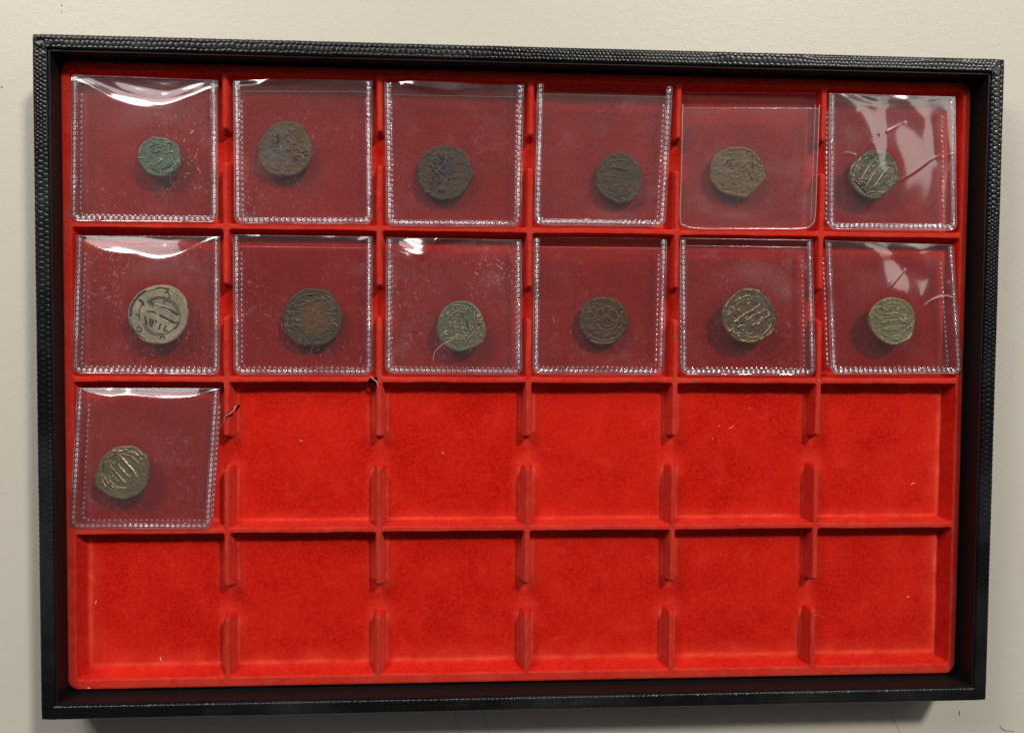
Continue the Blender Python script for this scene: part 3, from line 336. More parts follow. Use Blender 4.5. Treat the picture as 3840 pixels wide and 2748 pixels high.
def build_rail(parent, side, name="rail"):
    L = FW if side in 'TB' else FH
    r1, r2 = .9, .55
    prof = []   # (depth inward from outer face, z, t-arclength)
    for z in (0.4, 5, 12, 17): prof.append((0, z))
    for z in np.linspace(18, TOPZ-r1, 10): prof.append((0, z))
    for a in np.linspace(0, np.pi/2, 7)[1:]: prof.append((r1-r1*math.cos(a), TOPZ-r1+r1*math.sin(a)))
    for x in np.linspace(r1, RW-r2, 17)[1:]: prof.append((x, TOPZ))
    for a in np.linspace(0, np.pi/2, 6)[1:]: prof.append((RW-r2+r2*math.sin(a), TOPZ-r2+r2*math.cos(a)))
    for z in (20.6, 19.6, 18.4): prof.append((RW, z))
    prof = np.array(prof); t = np.concatenate([[0], np.cumsum(np.hypot(*np.diff(prof, axis=0).T))])
    dp = np.gradient(prof, axis=0); nrm = np.stack([-dp[:, 1], dp[:, 0]], 1); nrm /= np.linalg.norm(nrm, axis=1)[:, None]
    ns = int(L/.22); u = np.linspace(0, 1, ns)
    S = np.zeros((ns, len(prof))); D = np.tile(prof[:, 0], (ns, 1)); Z = np.tile(prof[:, 1], (ns, 1))
    S = D+u[:, None]*(L-2*D)
    T = np.tile(t, (ns, 1))
    h = scale_relief(S, T, {'T': 3, 'B': 11, 'L': 17, 'R': 23}[side])
    cr = np.exp(-np.minimum(S-D, L-D-S)/4.0)
    h = h*.125*(1-.6*cr)+.04*vnoise(S/3, T/3, 5)+.10*vnoise(S/22, T/9, 8)+.35*cr*(vnoise(S/1.6, T/1.3, 15)-.5)
    D2 = D+h*nrm[:, 0]; Z2 = Z+h*nrm[:, 1]
    sx = S-L/2
    hw, hh = FW/2, FH/2
    if side == 'T': X, Y = sx, hh-D2
    if side == 'B': X, Y = -sx, -hh+D2
    if side == 'L': X, Y = -hw+D2, sx
    if side == 'R': X, Y = hw-D2, -sx
    V = np.stack([X, Y, Z2], -1).reshape(-1, 3)
    return mesh_arrays(name, V, grid_faces(ns, len(prof))[:, ::-1], M_LEATHER, parent)
def box(name, a, b, mat, parent, bev=0):
    x0, y0, z0 = a; x1, y1, z1 = b
    V = np.array([[x0, y0, z0], [x1, y0, z0], [x1, y1, z0], [x0, y1, z0], [x0, y0, z1], [x1, y0, z1], [x1, y1, z1], [x0, y1, z1]])
    F = np.array([[0, 3, 2, 1], [4, 5, 6, 7], [0, 1, 5, 4], [1, 2, 6, 5], [2, 3, 7, 6], [3, 0, 4, 7]])
    return mesh_arrays(name, V, F, mat, parent, smooth=False)
case = empty("display_case", (0, 0, 0), "open black lizard-grain leatherette case holding the red coin tray", "display case")
for sd in 'TBLR': build_rail(case, sd)
hw, hh = FW/2, FH/2
def lining():
    i = RW-.15; w = .9
    for a, b in (((-hw+i, -hh+i, 1.5), (-hw+i+w, hh-i, 21.3)), ((hw-i-w, -hh+i, 1.5), (hw-i, hh-i, 21.3)),
                 ((-hw+i+w, hh-i-w, 1.5), (hw-i-w, hh-i, 21.3)), ((-hw+i+w, -hh+i, 1.5), (hw-i-w, -hh+i+w, 21.3))):
        box("inner_wall", a, b, M_CARD, case)
lining()
box("case_bottom", (-hw+1.2, -hh+1.2, .3), (hw-1.2, hh-1.2, 1.5), M_CARD, case)

# ------------------------------------------------------------------ red flocked tray (one moulding, split into parts along flat seams)
GX = [-156.532+52.0*i for i in range(7)]; GY = [104.749-52.2352*j for j in range(5)]
IX0, IX1, IY0, IY1 = -159.018, 157.56, -107.09, 107.273
ZT, DEP = 14.0, 5.3
def tray_height(X, Y):
    wob = .30*(vnoise(X/9, Y/9, 2)-.5)+.14*(vnoise(X/2.5, Y/2.5, 3)-.5)
    wob2 = .30*(vnoise(X/9, Y/9, 12)-.5)+.14*(vnoise(X/2.5, Y/2.5, 13)-.5)
    Xw = X+wob; Yw = Y+wob2
    ci = np.clip(((Xw-GX[0])//52.0).astype(int), 0, 5); cj = np.clip(((GY[0]-Yw)//52.2352).astype(int), 0, 3)
    gx0 = np.take(GX, ci); gx1 = np.take(GX, ci+1); gy1 = np.take(GY, cj); gy0 = np.take(GY, cj+1)
    ht = .88
    def fs(d, outer): return (d-ht)/np.where(outer, 1.6, .92)
    yy = (gy1-Yw)/52.2352
    gy = np.clip(np.minimum((yy-.358)*52.2352*.95, (.612-yy)*52.2352*.75), 0, None)      # how far into the finger gap
    gy = gy+.25*(vnoise(X/3.1, Y/3.1, 21)-.5)*(gy > .3)
    dl = np.where(ci > 0, np.hypot(Xw-gx0, gy), Xw-gx0); dr = np.where(ci < 5, np.hypot(gx1-Xw, gy), gx1-Xw)
    fl = fs(dl, ci == 0); fr = fs(dr, ci == 5); ft = fs(gy1-Yw, cj == 0); fb = fs(Yw-gy0, cj == 3)
    gap = (gy > 0).astype(float)
    k = 3.2
    f = -np.log(np.exp(-k*np.clip(fl, -3, 6))+np.exp(-k*np.clip(fr, -3, 6))+np.exp(-k*np.clip(ft, -3, 6))+np.exp(-k*np.clip(fb, -3, 6)))/k
    s = np.clip(f+.10, 0, 1.15)/1.15
    s = s*s*(3-2*s)*.75+s*.25
    z = ZT-DEP*s
    # slightly crowned floors, uneven nap, crests of the ribs a little rounded
    cx = (gx0+gx1)/2; cy = (gy0+gy1)/2
    z += .22*s*np.clip(1-((X-cx)/24)**2, 0, 1)*np.clip(1-((Y-cy)/24)**2, 0, 1)
    z += .10*(vnoise(X/14, Y/14, 6)-.5)+.05*(vnoise(X/1.3, Y/1.3, 9)-.5)
    z -= .35*np.clip(-f, 0, 1)*0
    tray_height.nogap = ~((gap > .02) & (((Xw-gx0 < 4) & (ci > 0)) | ((gx1-Xw < 4) & (ci < 5))))
    return z, f, ci, cj, yy
def outer_dist(X, Y, r=4.2):
    cx, cy = (IX0+IX1)/2, (IY0+IY1)/2; w, h = (IX1-IX0)/2-r, (IY1-IY0)/2-r
    qx = np.abs(X-cx)-w; qy = np.abs(Y-cy)-h
    return r-(np.hypot(np.maximum(qx, 0), np.maximum(qy, 0))+np.minimum(np.maximum(qx, qy), 0))
def lines(marks, lo, hi, fine, coarse, reach):
    out = [lo]; x = lo
    while x < hi:
        near = min(abs(x-m) for m in marks) < reach
        x += fine if near else coarse
        out.append(min(x, hi))
    return np.array(out)
def build_tray():
    root = empty("coin_tray", (0, 0, 2), "red flocked tray of twenty-four square compartments inside the black case", "coin tray")
    xs = lines(GX+[IX0, IX1], IX0-.3, IX1+.3, .30, .75, 5.2)
    gapsy = []
    ys = lines(GY+[IY0, IY1], IY0-.3, IY1+.3, .30, .62, 5.2)
    X, Y = np.meshgrid(xs, ys, indexing='ij')
    z, f, ci, cj, yy = tray_height(X, Y)
    d = outer_dist(X, Y)
    rr = 1.4; dd = np.clip(d, 0, rr)
    z = z-(rr-np.sqrt(np.clip(rr*rr-(rr-dd)**2, 0, None)))*1.0
    z = np.where(d < 0, 3.0, z)
    V = np.stack([X, Y, z], -1).reshape(-1, 3); F = grid_faces(len(xs), len(ys))
    # vertex normals of the whole surface, so that the parts meet without a visible seam
    gx = np.gradient(z, xs, axis=0); gy = np.gradient(z, ys, axis=1)
    N = np.stack([-gx, -gy, np.ones_like(z)], -1); N /= np.linalg.norm(N, axis=-1)[..., None]; N = N.reshape(-1, 3)
    crease = (np.exp(-((f-1.75)/.55)**2)*.75*(vnoise(X/5, Y/3, 44)*.7+.45)*tray_height.nogap + .34*np.clip(1-(f-1.7)/4.2, 0, 1)*sstep(f-.8)*(.5+.9*vnoise(X/7, Y/7, 61))).ravel()  # pale floor-edge band: part pale nap, part painted light
    fc = V[F].mean(1); fx, fy = fc[:, 0], fc[:, 1]
    zf, ff, fi, fj, fyy = tray_height(fx, fy)
    drop = (V[F][:, :, 2].max(1) < 3.5)
    # tears: material is missing here and the dark case shows through
    def poly_in(px, py, poly):
        ins = np.zeros(px.shape, bool); n = len(poly)
        for a in range(n):
            x1, y1 = poly[a]; x2, y2 = poly[(a+1) % n]
            c = ((y1 > py) != (y2 > py)) & (px < (x2-x1)*(py-y1)/(y2-y1+1e-12)+x1); ins ^= c
        return ins
    for P in TEARS: drop |= poly_in(fx, fy, P)
    floor = (ff > 1.35) | ((fyy > .36) & (fyy < .60) & (fi > 0) & (fx-np.take(GX, fi) < 2.6) & (ff > .9)) | ((fyy > .36) & (fyy < .60) & (fi < 5) & (np.take(GX, fi+1)-fx < 2.6) & (ff > .9))
    # crossbars
    djs = np.stack([np.abs(fy-GY[j]) for j in range(5)], 0); jn = djs.argmin(0); dj = djs.min(0)
    dis = np.stack([np.abs(fx-GX[i]) for i in range(7)], 0); inn = dis.argmin(0); di = dis.min(0)
    bar = (jn > 0) & (jn < 4) & (dj < 3.4) & (fx > GX[0]+2) & (fx < GX[6]-2)
    rib = (inn > 0) & (inn < 6) & (di < 3.4) & (fy < GY[0]-2) & (fy > GY[4]+2)
    lab = np.full(len(F), 9999)                      # rim
    lab[bar] = 1000+jn[bar]
    r = rib & ~bar
    lab[r] = 2000+inn[r]*10+fj[r]*2+(fyy[r] > .475)
    lab[floor & ~(bar & (dj < 2.6))] = (fj*6+fi)[floor & ~(bar & (dj < 2.6))]
    lab[drop] = -1
    for L in np.unique(lab):
        if L < 0: continue
        u, v, ff2 = sub_mesh(V, F, lab == L)
        nm = "rim" if L == 9999 else "divider_rib" if L >= 2000 else "crossbar" if L >= 1000 else "compartment_floor"
        v = v-np.array([0, 0, 2.0])
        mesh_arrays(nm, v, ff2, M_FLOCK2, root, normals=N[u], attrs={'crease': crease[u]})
    return root
def mat_flock_z(): return M_FLOCK
M_FLOCK2 = M_FLOCK

TEARS = [[(-56.9, -.6), (-55.4, 1.2), (-53.3, 1.5), (-52.9, -2.6), (-53.8, -2.2), (-55.2, -1.0)],
         [(-101.6, -8.8), (-102.9, -10.1), (-105.3, -12.0), (-106.0, -13.2), (-105.2, -14.8), (-104.5, -12.6), (-102.6, -11.2), (-101.4, -9.8)]]
tray = build_tray()
# torn flock: curled lips with a pale broken edge
def flap(pts, hgt, name="torn_flap", lean=(.5, -.6)):
    c = spline([(x, y, z-2) for x, y, z in pts], 10); n = len(c)
    t = np.linspace(0, 1, 6)
    hh_ = hgt*(.55+.45*np.sin(np.linspace(.2, 2.9, n)))
    V = c[:, None]+np.stack([lean[0]*t**2*1.0, lean[1]*t**2, np.sin(t*1.45)], -1)[None]*hh_[:, None, None]
    o = mesh_arrays(name, V.reshape(-1, 3), grid_faces(n, 6), M_FLOCK, tray)
    tag(o, "torn curled flap of red lining with a pale broken edge")
    tube("broken_edge", V[:, -1]+np.array([0, 0, .02]), .16, M_EDGE, o)
    return o
flap([(-105.4, -14.8, 12.6), (-104.6, -12.9, 13.3), (-103.2, -12.0, 13.5), (-101.9, -10.9, 13.3), (-101.3, -9.0, 12.8)], 1.5, lean=(-.1, .5))
flap([(-55.6, 1.0, 13.0), (-54.6, .1, 13.2), (-53.6, -.8, 13.3), (-53.1, -2.6, 13.1)], 1.4, lean=(.25, .35))

def scuff(pts, r):
    o = tube("ink_scuff", spline([(x, y, z-2) for x, y, z in pts], 8), r, M_GREY, tray, taper=True); tag(o, "grey-blue ink scuff on the red flock")
scuff([(51.2, 16.6, 13.9), (51.3, 15.6, 13.95), (51.2, 14.6, 13.9)], .32)
scuff([(56.7, .7, 13.85), (59.2, .5, 13.9), (61.7, .55, 13.85)], .22)

# ------------------------------------------------------------------ coins
def seg_dist(px, py, x1, y1, x2, y2):
    dx, dy = x2-x1, y2-y1; L = dx*dx+dy*dy
    t = np.clip(((px-x1)*dx+(py-y1)*dy)/L, 0, 1) if L > 1e-9 else 0
    return np.hypot(px-(x1+t*dx), py-(y1+t*dy))
def build_coin(k, data, mat, label):
    cx, cy, cz = data['c']; P = np.array(data['P'])/100.0
    th = np.arctan2(P[:, 1], P[:, 0]); rad = np.hypot(P[:, 0], P[:, 1]); o = np.argsort(th); th = th[o]; rad = rad[o]
    NA, NR = 400, 92
    A = np.linspace(-np.pi, np.pi, NA, endpoint=False)
    R0 = np.interp(A, np.concatenate([th-2*np.pi, th, th+2*np.pi]), np.tile(rad, 3))
    ker = np.array([1, 2, 3, 2, 1.])/9; R0 = np.convolve(np.concatenate([R0[-2:], R0, R0[:2]]), ker, 'valid')
    R0 = R0*(1+.012*(vnoise(A*9+50, A*0+k, k)-.5)+.012*(vnoise(A*26+90, A*0+k, k+3)-.5))
    rr = np.linspace(0.004, 1, NR)**.85
    X = np.cos(A)[:, None]*R0[:, None]*rr[None]; Y = np.sin(A)[:, None]*R0[:, None]*rr[None]
    Rl = np.zeros_like(X)
    for s in data['S']:
        w = abs(s[0])/100.0; sg = 1 if s[0] > 0 else -1
        q = np.array(s[1:]).reshape(-1, 2)/100.0; dm = np.full(X.shape, 1e3)
        for a, b in zip(q[:-1], q[1:]):
            dm = np.minimum(dm, seg_dist(X, Y, a[0], a[1], b[0], b[1]))
        hwid = max(w*.68, .15)
        e = np.exp(-(dm/hwid)**2.6)
        if sg > 0: Rl = np.where(e > .04, np.maximum(Rl, e), Rl)
        else: Rl = np.where(e > .05, np.minimum(Rl, 0)*1-(e-.0)*1.0+np.maximum(Rl, 0)*(1-e), Rl)
    n1 = vnoise(X*1.1+k*17, Y*1.1, k)-.5; n2 = vnoise(X*3.1+k*7, Y*3.1, k+9)-.5; n3 = vnoise(X*6.5, Y*6.5+k, k+20)-.5
    edge = (1-rr[None])*R0[:, None]
    T = 1.25
    Z = T+.36*Rl+.16*n1+.06*n2+.03*n3
    # raised uneven rim and rounded flan edge
    Z += .10*np.exp(-((edge-.7)/.45)**2)*(.4+.9*vnoise(X*.5+3, Y*.5, k+2))
    er = .42
    Z -= (er-np.sqrt(np.clip(er**2-(er-np.clip(edge, 0, er))**2, 0, None)))*1.0
    top = np.stack([X, Y, Z], -1)
    ring2 = np.stack([X[:, -1]*1.008, Y[:, -1]*1.008, np.full(NA, .5)], -1)[:, None]; ring3 = np.stack([X[:, -1]*.97, Y[:, -1]*.97, np.zeros(NA)], -1)[:, None]
    V = np.concatenate([top, ring2, ring3], 1); n = NR+2
    i = np.arange(NA*n).reshape(NA, n); j = np.roll(i, -1, 0)
    F = np.stack([i[:, :-1], i[:, 1:], j[:, 1:], j[:, :-1]], -1).reshape(-1, 4)
    rel = np.concatenate([Rl+.5*np.clip(n2, 0, 1)*(Rl > .2), np.zeros((NA, 2))], 1)
    V = V.reshape(-1, 3)
    # close the pin-hole at the centre and the underside
    c0 = len(V); V = np.vstack([V, [[0, 0, V[i[:, 0], 2].mean()], [0, 0, 0]]]); relf = np.concatenate([rel.ravel(), [0, 0]])
    tri = np.stack([np.full(NA, c0), i[:, 0], j[:, 0], np.full(NA, c0)], -1)
    me_f = np.vstack([F])
    o_ = mesh_arrays("coin", V+np.array([cx, cy, cz]), me_f, mat, None, (cx, cy, cz), attrs={'relief': relf})
    return tag(o_, label, "coin", "old struck bronze coins in the clear flips")

COIN_LOOK = [  # low, base, high, patina, amount, metal, rough
 ((.03, .06, .045), (.085, .15, .105), (.36, .40, .30), (.13, .16, .09), .5, .15, .50),
 ((.025, .017, .009), (.112, .060, .022), (.28, .19, .11), (.105, .072, .034), .45, .12, .50),
 ((.010, .007, .005), (.074, .042, .021), (.24, .155, .09), (.056, .046, .025), .4, .12, .50),
 ((.014, .011, .007), (.070, .045, .019), (.22, .15, .08), (.054, .046, .024), .4, .12, .50),
 ((.035, .022, .009), (.140, .076, .024), (.36, .24, .11), (.16, .115, .045), .5, .18, .50),
 ((.030, .028, .015), (.14, .11, .058), (.42, .34, .18), (.055, .090, .055), .35, .40, .42),
 ((.045, .055, .050), (.40, .335, .205), (.62, .55, .38), (.24, .235, .175), .35, .05, .65),
 ((.035, .022, .012), (.085, .058, .031), (.32, .22, .12), (.070, .060, .034), .4, .12, .50),
 ((.06, .045, .022), (.22, .175, .095), (.62, .52, .34), (.12, .165, .105), .45, .35, .45),
 ((.022, .015, .010), (.098, .052, .021), (.36, .23, .13), (.070, .050, .026), .4, .2, .45),
 ((.05, .032, .012), (.20, .138, .056), (.58, .44, .22), (.16, .13, .10), .4, .60, .36),
 ((.08, .065, .025), (.24, .205, .090), (.50, .43, .24), (.22, .225, .13), .5, .35, .42),
 ((.06, .045, .022), (.21, .160, .082), (.42, .335, .19), (.19, .20, .12), .4, .40, .42)]
COIN_LABEL = [
 "small green coin with crusty verdigris in the top left flip",
 "dark brown worn coin with faint crown-like marks, second flip in the top row",
 "dark coin with knotted lattice pattern and a small spike at its right edge",
 "small dark olive coin with ringed script, fourth flip of the top row",
 "ragged brown coin crowded with curly script, in the smooth-edged flip",
 "green and brown coin with three slanting bars in the top right flip",
 "cream coloured coin with dark script inside a double ring",
 "brown coin with a rusty orange centre and fine script around it",
 "grey-green coin with curls round its edge, beside a pale hair in its flip",
 "round dark brown coin with a beaded inner circle, second row",
 "shiny brassy coin with three long slanting raised bars, second row",
 "pale olive yellow coin under the wrinkled flip, right end of the second row",
 "bronze coin with three dots and long slanting bars, alone in the third row"]
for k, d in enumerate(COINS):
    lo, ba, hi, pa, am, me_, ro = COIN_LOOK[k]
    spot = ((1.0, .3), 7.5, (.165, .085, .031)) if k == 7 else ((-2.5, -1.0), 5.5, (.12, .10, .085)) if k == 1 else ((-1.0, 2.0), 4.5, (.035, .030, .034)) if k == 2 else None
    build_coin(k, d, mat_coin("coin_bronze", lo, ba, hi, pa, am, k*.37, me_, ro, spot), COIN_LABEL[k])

# ------------------------------------------------------------------ clear vinyl flips
# smile: where the open mouth of the front pocket bends down towards the back lip: (u, mm below the lip edge)
FL = [dict(m=3.0, sm=[(0, 2.9), (.1, 4.0), (.3, 8.6), (.5, 10.2), (.64, 10.4), (.8, 7.4), (.93, 4.4), (1, 3.6)], a=16.5, w=3.6, sc=.8, hz=.026),
      dict(m=4.0, sm=[(0, 2.2), (.15, 2.3), (.35, 1.8), (.6, 1.1), (1, .5)], a=11, w=1.4, hump=(1.7, 16., 26.), sc=.5, hz=.022),
      dict(m=4.6, sm=[(0, 1.0), (.1, 2.0), (.3, 4.2), (.5, 4.6), (.7, 2.0), (1, .5)], a=9, w=2.5, hump=(2.1, 10., 30.), sc=.3, hz=.022),
      dict(m=4.2, sm=None, sc=.2, hz=.024), dict(m=6.0, sm=None, sc=.16, hz=.032),
      dict(m=1.5, sm=[(0, 0), (.15, 3), (.4, 5.2), (.75, 3.5), (1, .5)], a=7, w=3, sc=.15, hz=.014),
      dict(m=1.0, sm=[(0, 1.0), (.06, 3.6), (.2, 6.2), (.4, 7.4), (.6, 8.6), (.75, 6.8), (.9, 3.0), (1, 1.5)], a=24.5, w=3.2, sc=.62, hz=.024),
      dict(m=4.0, sm=[(0, .2), (.15, 1.0), (.25, .6), (.5, .6), (.72, 1.2), (.85, 2.3), (.95, 1.2), (1, .3)], a=17, w=1.0, rp=(.3, 13., .3), sc=.4, hz=.014),
      dict(m=.8, sm=[(0, 4.6), (.12, 6.6), (.28, 7.8), (.36, 3.0), (.5, 1.5), (1, .2)], a=16, w=3.0, hump=(3.6, 17., 24.), sc=.62, hz=.024),
      dict(m=3.6, sm=None, sc=.25, hz=.014), dict(m=2.6, sm=None, sc=.3, hz=.014),
      dict(m=2.4, sm=[(0, 0), (.3, 3), (.6, 5), (1, 1)], a=6, w=4, sc=.12, hz=.014),
      dict(m=1.2, sm=[(0, 1.4), (.08, 2.6), (.22, 4.0), (.35, 3.5), (.6, 4.8), (.8, 4.2), (.92, 2.4), (1, 1.4)], a=30, w=2.4, sc=.55, hz=.024)]
# creases and dents pressed into single sheets: (height mm, half-width mm, [(u, v) ...]), v from the lip down
CREASE = {5: [(.40, .55, [(.26, .44), (.30, .38), (.38, .30)]), (.34, .5, [(.46, .27), (.56, .22), (.60, .20)]), (.45, .5, [(.55, .63), (.68, .55), (.82, .46), (.96, .43)]),
              (.35, .45, [(.96, .44), (.90, .58), (.87, .72), (.77, .84)]), (.35, .45, [(.20, .45), (.12, .44), (.07, .52), (.09, .62)]), (.30, .4, [(.12, .30), (.18, .18), (.22, .12)]),
              (.55, 3.2, [(.15, .06), (.30, .22), (.36, .40)]), (-.5, 3.0, [(.48, .04), (.44, .30), (.46, .50)]), (.5, 3.4, [(.62, .03), (.76, .16), (.95, .10)]), (-.4, 2.6, [(.82, .2), (.84, .45)]), (.4, 2.6, [(.93, .12), (.95, .38)])],
          11: [(.45, .5, [(.66, .53), (.78, .44), (.90, .40), (.98, .42)]), (.35, .5, [(.98, .46), (.92, .6), (.92, .8)]), (.5, 3.4, [(.30, .02), (.42, .20), (.40, .46)]), (-.45, 3.0, [(.50, .02), (.60, .25), (.62, .5)]),
               (.40, .5, [(.20, .30), (.30, .12), (.36, .04)]), (.5, 3.4, [(.70, .06), (.78, .25), (.72, .4)]), (-.4, 2.2, [(.90, .06), (.95, .25)]), (.35, .6, [(.45, .35), (.56, .24), (.60, .20)]), (.4, 2.2, [(.14, .2), (.16, .62), (.24, .84), (.46, .92), (.8, .9)]),
               (.35, 2.6, [(.45, .82), (.55, .86)])],
          10: [(.5, 1.6, [(.96, .04), (.90, .14), (.93, .28)]), (.25, .4, [(.95, .05), (.92, .16), (.94, .22)]), (.3, 1.4, [(.38, .90), (.60, .88), (.80, .75), (.78, .66)]), (.14, .5, [(.06, .42), (.22, .28)])],
          2: [(.10, .6, [(.88, .66), (.86, .56), (.94, .50)])], 7: [(.10, .6, [(.70, .30), (.86, .15)]), (.10, .6, [(.78, .70), (.82, .78), (.81, .88)])]}
def flip_frame(q):
    TL, TR, BR, BL = [np.array(v) for v in q]
    W = (np.linalg.norm(TR-TL)+np.linalg.norm(BR-BL))/2; H = (np.linalg.norm(BL-TL)+np.linalg.norm(BR-TR))/2
    def pos(u, v, r=3.0):
        vm = v*H; t = np.clip(vm-(H-r), 0, r); ins = r-np.sqrt(np.clip(r*r-t*t, 0, None))
        uu = (ins+u*(W-2*ins))/W
        p = (TL*(1-uu)[..., None]+TR*uu[..., None])*(1-v)[..., None]+(BL*(1-uu)[..., None]+BR*uu[..., None])*v[..., None]
        return p
    return W, H, pos
def build_flip(k, q, label):
    p = FL[k]; cx, cy, cz = COINS[k]['c']
    q = [list(v) for v in q]
    W, H, pos = flip_frame(q)
    c = np.mean(np.array(q), 0)
    root = empty("coin_flip", (c[0], c[1], 14.0), label, "coin flip", "clear vinyl coin flips in the red tray")
    org = np.array([c[0], c[1], 14.0])
    ze = 14.55; zb = min(14.25, cz+.70)
    def sag(X, Y, u, v, zedge, zc):
        e = np.minimum(np.minimum(u, 1-u)*W, (1-v)*H); e = np.minimum(e, v*H*1.2+2)
        pl = sstep(e/7.0); r = np.hypot(X-cx, Y-cy)
        return zedge+(zc-zedge)*sstep((22.0-r)/12.5)*pl
    nu = nv = 128
    # back sheet reaches the lip, front sheet starts a little lower
    u, v = np.meshgrid(np.linspace(0, 1, 60), np.linspace(0, 1, 60), indexing='ij')
    B = pos(u, v); zB = sag(B[..., 0], B[..., 1], u, v, zb, cz-.12)+.10*(vnoise(u*4+k, v*4, k)-.5)
    back_v = mesh_arrays("back_sheet", np.stack([B[..., 0], B[..., 1], zB], -1).reshape(-1, 3)-org, grid_faces(60, 60), M_VB, root, up=True)
    m0 = 0.0 if p.get('sm') else p['m']/H
    vs = m0+np.linspace(0, 1, nv)**1.0*(1-m0)
    u, v = np.meshgrid(np.linspace(0, 1, nu), vs, indexing='ij')
    B = pos(u, v); X, Y = B[..., 0], B[..., 1]
    z = sag(X, Y, u, v, ze, max(cz+1.62, ze-.15))
    lo = .16*(vnoise(u*3.1+k*5, v*3.1, k+3)-.5)*sstep(np.minimum(np.minimum(u, 1-u), 1-v)*9)
    z = z+lo
    if p.get('sm'):
        su = np.array([a for a, _ in p['sm']]); sd = np.array([b for _, b in p['sm']])
        uu = np.linspace(0, 1, nu); cs = spline([(a_, b_, 0) for a_, b_ in p['sm']], 10); sp = np.interp(uu, cs[:, 0], cs[:, 1]); ker = np.hanning(9); ker /= ker.sum()
        sp = np.convolve(np.pad(sp, 4, mode='edge'), ker, 'valid')
        s = sp[:, None]-v*H
        w = p['w']; ta = math.tan(math.radians(p['a']))
        x = np.clip(s, 0, None); t = np.clip(x/w, 0, 1)
        drop = ta*w*(t*t*t-.5*t**4)+ta*np.clip(x-w, 0, None)
        rip = p.get('rp'); on = sstep(s/2.0)
        if p.get('hump'):
            hh_, r_, f_ = p['hump']; xx = u*W-2; z = z+on*hh_*(sstep(xx/r_)*(1-sstep((xx-r_)/f_))-.35)
        z = z-drop+.05*on*np.sin(s*1.5+u*7+k)+(on*rip[0]*np.sin(2*np.pi*(u*W/rip[1]+rip[2])) if rip else 0)+.05*np.clip(s, 0, 4)*(vnoise(u*5+k, v*14, k+31)-.5)
        z = np.maximum(z, zb-3.2)
    if 'tx' in p:
        e = np.exp(-((u-.10)/.16)**2)*np.exp(-((v-.06)/.10)**2); z = z-math.tan(math.radians(-p['tx']*1.3))*W*(.22-u).clip(0, 1)*e*1.6
    for hgt, hwid, pts in CREASE.get(k, []):
        c_ = spline([(a, b, 0) for a, b in pts], 8)[:, :2]; dm = np.full(u.shape, 1e3)
        for a, b in zip(c_[:-1], c_[1:]): dm = np.minimum(dm, seg_dist(u*W, v*H, a[0]*W, a[1]*H, b[0]*W, b[1]*H))
        z = z+hgt*np.exp(-(dm/hwid)**2)*(.30 if hwid < 1 else .50)
    mesh_arrays("front_sheet", np.stack([X, Y, z], -1).reshape(-1, 3)-org, grid_faces(nu, nv), M_VF[k], root, up=True)
    # rear pocket, folded under the first one, lies a little lower in the compartment
    rz = min(cz-1.2, 12.4) if cz > 13 else 10.4
    qr = [np.array(a)+(c-np.array(a))*.045 for a in q]; sh = {12: (1.6, .6), 0: (.5, .3), 6: (.3, .3), 5: (-1.6, .2), 10: (-1.2, .3), 11: (-2.0, .3)}.get(k, (0, .3))
    qr = [a+np.array(sh) for a in qr]; W2, H2, pos2 = flip_frame(qr)
    u, v = np.meshgrid(np.linspace(0, 1, 30), np.linspace(.06, 1, 30), indexing='ij'); B = pos2(u, v)
    mesh_arrays("rear_pocket", np.stack([B[..., 0], B[..., 1], rz+.15*(vnoise(u*3, v*3+k, k)-.5)], -1).reshape(-1, 3)-org, grid_faces(30, 30), M_VB, root, up=True)
    def seam(name, W, H, pos, z0, vtop, wid=2.1, rows=15, inset=.25, dots=False, parent=root):
        r = 3.0; # path parameter: left side down, rounded corner, bottom, corner, right side up
        i0 = inset+wid/2
        pts = [(i0, vtop*H)]
        rc = max(r-i0, .8)
        yb = H-i0; xr = W-i0
        seg = []
        n1 = int((yb-rc-vtop*H)/.17); y = np.linspace(vtop*H, yb-rc, n1); seg += [(i0, a, 1, 0) for a in y]
        for a in np.linspace(0, np.pi/2, 12)[1:]: seg.append((i0+rc-rc*math.cos(a), yb-rc+rc*math.sin(a), math.cos(a), -math.sin(a)))
        n2 = int((xr-rc-i0-rc)/.17); seg += [(a, yb, 0, -1) for a in np.linspace(i0+rc, xr-rc, n2)[1:]]
        for a in np.linspace(0, np.pi/2, 12)[1:]: seg.append((xr-rc+rc*math.sin(a), yb-rc+rc*math.cos(a), -math.sin(a), -math.cos(a)))
        seg += [(xr, a, -1, 0) for a in np.linspace(yb-rc, vtop*H, n1)[1:]]
        seg = np.array(seg); ln = np.concatenate([[0], np.cumsum(np.hypot(np.diff(seg[:, 0]), np.diff(seg[:, 1])))])
        t = np.linspace(-1, 1, rows)
        PX = seg[:, 0:1]+seg[:, 2:3]*t[None]*wid/2; PY = seg[:, 1:2]+seg[:, 3:4]*t[None]*wid/2
        S = np.tile(ln[:, None], (1, rows)); T = np.tile(t[None], (len(ln), 1))
        pitch = 1.78; ph = S/pitch
